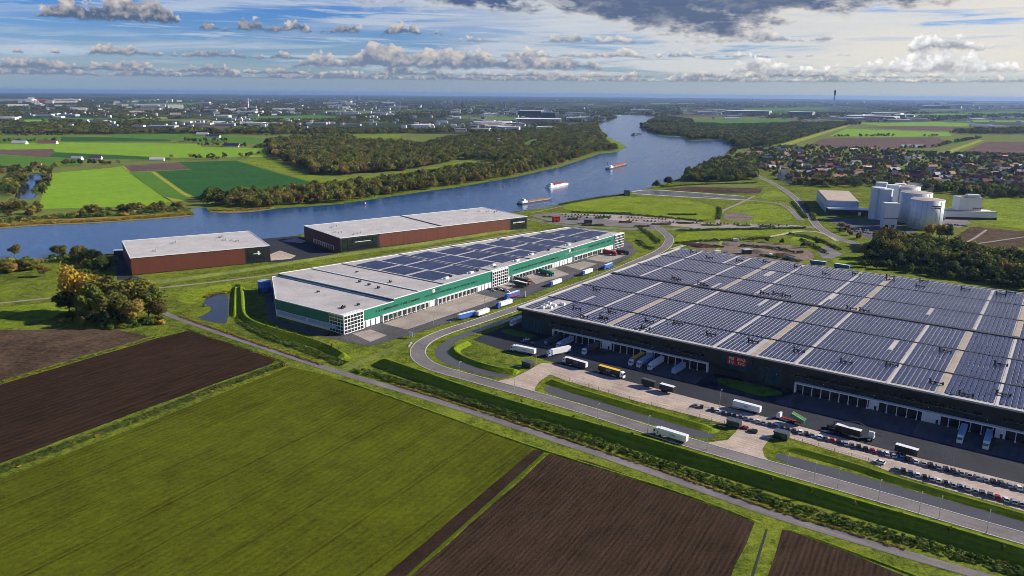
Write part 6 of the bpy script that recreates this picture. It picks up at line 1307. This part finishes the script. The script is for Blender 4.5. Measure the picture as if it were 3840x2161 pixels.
a2 = along([(890, 1200), (1000, 1268), (1100, 1300), (1200, 1338), (1290, 1372)], 1.3, (-1, 1.4, 3.6), 0.6, (.5, 1.0), 6); a3 = along([(893, 1070), (890, 1130), (893, 1195)], 1.3, (-.8, .9), .4, (.5, .9), 7); scatter('shrub_rows', a2[0] + a3[0], a2[1] + a3[1], bc, 'rows of low shrubs on the bank beside the green warehouse', 'shrubs')
h1 = along([(-300, 1888), (0, 1768), (260, 1668), (540, 1566), (800, 1462), (1072, 1366)], 0.8, (-1.9, -.9, 0, .9, 1.9), 0.5, (.5, .95), 8); scatter('field_hedge', *h1, bc + rc[:1], 'tall grassy hedge between the dark ploughed field and the green field', 'hedge')
r1_ = along([(-300, 875), (0, 852), (149, 840), (348, 833), (497, 823), (640, 813), (725, 804)], 2.0, (0, 3, 6, 9, 12), 1.5, (1.0, 1.9), 9); r2b = along([(790, 792), (860, 793), (944, 790), (1020, 782)], 2.0, (0, 3, 6), 1.2, (1., 1.7), 10); r3 = along([(300, 985), (400, 972), (430, 980)], 2, (-4, 0, 4), 2, (1., 1.8), 11); bk = along([(-300, 868), (0, 842), (149, 826), (348, 818), (497, 808), (640, 798), (715, 790)], 4.5, (4, 10, 16, 22), 4.5, (1.6, 3.4), 19); bk2 = along([(-200, 1000), (0, 985), (150, 985), (240, 968), (300, 985), (380, 975), (400, 1010), (330, 1030)], 4, (-8, -3, 3), 4, (1.4, 3.0), 20); bk4 = along([(240, 1195), (330, 1212), (430, 1226), (520, 1222), (610, 1208)], 3, (-3, 1, 5), 2.5, (1.5, 2.8), 23); bk = (bk[0] + bk4[0], bk[1] + bk4[1]); bk3 = along([(0, 720), (40, 700), (60, 660), (110, 640)], 5, (-8, 0, 8), 5, (2, 4), 22); scatter('bank_scrub', bk[0] + bk2[0] + bk3[0], bk[1] + bk2[1] + bk3[1], bc + rc[:1], 'bushy scrub on both river banks at the left', 'scrub'); r4 = along([(640, 1196), (745, 1236), (994, 1322), (1180, 1384)], 1.2, (6.6, 7.6), .4, (.4, .75), 12); r5 = along([(1479, 1446), (1727, 1520), (2026, 1618), (2274, 1700), (2561, 1796), (2878, 1909), (3107, 1979), (3405, 2066)], 1.1, (.4,), .35, (.4, .75), 13); r6 = along([(770, 1116), (800, 1103), (850, 1098)], 1.2, (-1, 0, 1), .5, (.7, 1.2), 14)
rs = [r1_, r2b, r3, r4, r5, r6]; scatter('reed_beds', sum((q[0] for q in rs), []), sum((q[1] for q in rs), []), rc, 'yellow reed beds along river bank, pond and lane verge', 'reeds')
k1 = along([(701, 1236), (870, 1291), (1060, 1356)], 1.0, (-.6, .4), .4, (.25, .5), 15); k2 = along([(0, 1436), (586, 1266)], 1.0, (-.8, .4), .5, (.3, .6), 16); w1_ = along([(1415, 1400), (1480, 1388)], 2, (0,), .5, (.4, .7), 17); scatter('rough_grass', k1[0] + k2[0] + w1_[0], k1[1] + k2[1] + w1_[1], rc + bc, 'rough tufted grass along the edges of the ploughed fields', 'grass')
isl, iss = [], []
for k_, (cx_, cy_, w_, h_) in enumerate([(2262, 816, 64, 7), (2345, 834, 50, 9), (2480, 842, 80, 6), (2150, 824, 40, 6), (2410, 850, 60, 5), (2570, 838, 64, 6), (2670, 846, 80, 5), (2790, 848, 60, 4), (2880, 850, 60, 4), (2060, 815, 50, 6), (2225, 846, 90, 4), (2560, 806, 120, 5), (2300, 801, 160, 4)]):
    sheet('planting_bed', [(cx_ + w_ / 2 * math.cos(a_), cy_ + h_ / 2 * math.sin(a_)) for a_ in [2 * math.pi * j / 14 for j in range(14)]], 0.15 + k_ * .002, 'soil_light' if k_ % 3 else 'grass_bank')
    q_ = along([(cx_ - w_ / 2.3, cy_), (cx_ + w_ / 2.3, cy_)], 1.6, (-1.2, 0.8), .8, (.7, 1.3), 40 + k_); isl += q_[0]; iss += q_[1]
for k_, line in enumerate([[(2540, 868), (2700, 864), (2900, 860), (3030, 858)], [(2540, 915), (2640, 906), (2780, 902), (2900, 893)], [(2960, 880), (3050, 895), (3120, 925), (3150, 940)], [(2620, 925), (2720, 930)], [(2780, 925), (2900, 932), (2980, 950)], [(3010, 770), (3040, 800), (3052, 830)], [(2970, 760), (2995, 790), (3020, 820)], [(2100, 770), (2250, 742), (2350, 732)], [(2150, 798), (2300, 803), (2500, 818), (2640, 834)], [(2690, 780), (2700, 800), (2690, 825)], [(3000, 900), (3060, 930), (3100, 955)], [(2480, 704), (2600, 694), (2840, 688)], [(2400, 860), (2440, 885), (2470, 915)], [(2390, 905), (2420, 930), (2450, 935)], [(2850, 960), (3010, 985)]]):
    q_ = along(line, 2.2, (0, 1.8), 1.2, (.8, 1.7), 60 + k_); isl += q_[0]; iss += q_[1]
scatter('lot_planting', isl, iss, bc, 'low dark planting between the lots and roads by the river meadow', 'shrubs')
# ------------------------------------------------------------------ village
r_ = random.Random(5); placed = []; HM = {}
def house(loc, rz, wd, L, h, rf, wl, label, group, name='house'):
    o = empty(name, (loc[0], loc[1], 0.03), rz, label, 'house', group); key = (wd, L, h, rf, wl)
    if key not in HM:
        m1 = MB(); m1.box(-L / 2, L / 2, -wd / 2, wd / 2, 0, h); m1.add([(-L / 2, -wd / 2, h), (-L / 2, wd / 2, h), (-L / 2, 0, h + wd * .45), (L / 2, -wd / 2, h), (L / 2, wd / 2, h), (L / 2, 0, h + wd * .45)], [(0, 2, 1), (3, 4, 5)])
        e = .5; k_ = h - e * .9; tp = h + wd * .45 + .15
        m2 = MB(); m2.add([(-L / 2 - e, -wd / 2 - e, k_), (L / 2 + e, -wd / 2 - e, k_), (L / 2 + e, 0, tp), (-L / 2 - e, 0, tp), (-L / 2 - e, wd / 2 + e, k_), (L / 2 + e, wd / 2 + e, k_), (-L / 2 - e, 0, tp - .35), (L / 2 + e, 0, tp - .35)], [(0, 1, 2, 3), (3, 2, 5, 4), (0, 3, 6), (3, 4, 6), (1, 7, 2), (2, 7, 5)])
        m3 = MB(); m3.box(L * .2, L * .2 + .8, -.4, .4, tp - .6, tp + 1.1)
        HM[key] = (m1.mesh('wall', MT[wl]), m2.mesh('roof', MT[rf]), m3.mesh('chimney', MT['brick_red']))
    w_, r2_, c_2 = HM[key]; link('wall', w_, o); rf_ = link('roof', r2_, o); link('chimney', c_2, rf_); return o
sizes = [(9, 12, 4.5), (9, 22, 5), (8, 10, 4), (10, 16, 5), (8, 28, 5)]
tries = 0
while len(placed) < 285 and tries < 14000:
    tries += 1; x, y = r_.uniform(2740, 3860), 556 + r_.random() ** 0.9 * 184
    if not inpoly(x, y, VI): continue
    if 2880 < x < 3060 and y > 690: continue
    p_ = G(x, y); wd, L, h = r_.choice(sizes)
    if any(math.hypot(p_[0] - q[0], p_[1] - q[1]) < 15 for q in placed): continue
    placed.append(p_); rf = r_.choice(['tile_red', 'tile_red', 'tile_red', 'tile_dark', 'roof_pale']); wl = r_.choice(['brick_red', 'render_white', 'brick_red'])
    nm = {'tile_red': 'red-roofed', 'tile_dark': 'dark-roofed', 'roof_pale': 'pale-roofed'}[rf]; sz = {12: 'detached', 22: 'terraced', 10: 'small', 16: 'large', 28: 'long terraced'}[L]
    house(p_, R(r_.choice([-10, 80, 20, -35]) + r_.uniform(-8, 8)), wd, L, h, rf, wl, f'{sz} {nm} {"white" if wl == "render_white" else "brick"} house among the village trees', f'{sz} {nm} {wl} village houses')
x, y = G(2940, 660)[:2]; o = empty('church', (x, y, 0), R(10), 'small village church with a pointed white gable near the village road', 'church'); mb = MB(); mb.box(-9, 9, -5, 5, 0, 7); mb.build('nave', MT['render_white'], o); mb = MB(); mb.add([(-9.5, -5.5, 7), (9.5, -5.5, 7), (9.5, 0, 13), (-9.5, 0, 13), (-9.5, 5.5, 7), (9.5, 5.5, 7)], [(0, 1, 2, 3), (3, 2, 5, 4), (0, 3, 4), (1, 5, 2)]); mb.build('roof', MT['tile_dark'], o); mb = MB(); mb.box(-12, -9.05, -2, 2, 0, 13); mb.cyl(-10.5, 0, 13.01, 21, 2.1, .05, 8); mb.build('steeple', MT['render_white'], o)
for i, (x, y, L, lb) in enumerate([(180, 540, 52, 'long red-roofed farm barn in the bright far field'), (75, 541, 40, 'low white farm range left of the red-roofed barn'), (800, 516, 46, 'white farm shed beyond the far fields, right of the others'), (760, 508, 40, 'pale farm shed beyond the far fields'), (870, 552, 44, 'farmhouse behind a row of trees in the far fields'), (590, 604, 30, 'grey-roofed farmhouse above the brown field'), (360, 598, 26, 'small farmhouse behind the far hedge'), (290, 600, 24, 'white cottage left of the far hedge'), (1135, 502, 36, 'pale shed at the edge of the far meadow'), (3420, 556, 70, 'long low shed at the edge of the village fields'), (20, 640, 26, 'farm house at the left edge behind the pond'), (140, 628, 18, 'small house with orange wall behind the pond')]):
    p_ = G(x, y); house(p_, R(r_.uniform(-8, 8)), 14 if L > 30 else 10, L, 4, 'tile_red' if i in (0, 11) else 'roof_pale' if i % 2 else 'tile_dark', 'render_white', lb, 'farm buildings', 'farm_building')
# ------------------------------------------------------------------ haze
m = bpy.data.materials.new('haze'); m.use_nodes = True; t = m.node_tree; t.nodes.clear(); vo_ = t.nodes.new('ShaderNodeVolumePrincipled'); vo_.inputs['Color'].default_value = (0.28, 0.45, 0.82, 1); vo_.inputs['Density'].default_value = HAZE; vo_.inputs['Anisotropy'].default_value = 0.2
ou = t.nodes.new('ShaderNodeOutputMaterial'); t.links.new(vo_.outputs[0], ou.inputs['Volume'])
mb = MB(); mb.box(-FAR - 500, FAR + 500, -FAR, FAR + 1200, -1.0, 168); o = mb.build('haze', m); tag(o, 'thin blue haze over the distant land', 'haze', kind='stuff'); o.visible_shadow = True

# ------------------------------------------------------------------ where several things share a description, tell them apart by their order in the view
_by = {}
for o_ in sc.objects:
    if o_.parent is None and o_.get('category') and o_.get('kind') != 'stuff': _by.setdefault(o_['label'], []).append(o_)
for lb, os_ in _by.items():
    if len(os_) < 2: continue
    for i_, o_ in enumerate(sorted(os_, key=lambda q: proj(q.location)[0])): o_['label'] = f'{lb}, {ordinal(i_ + 1)} from left'
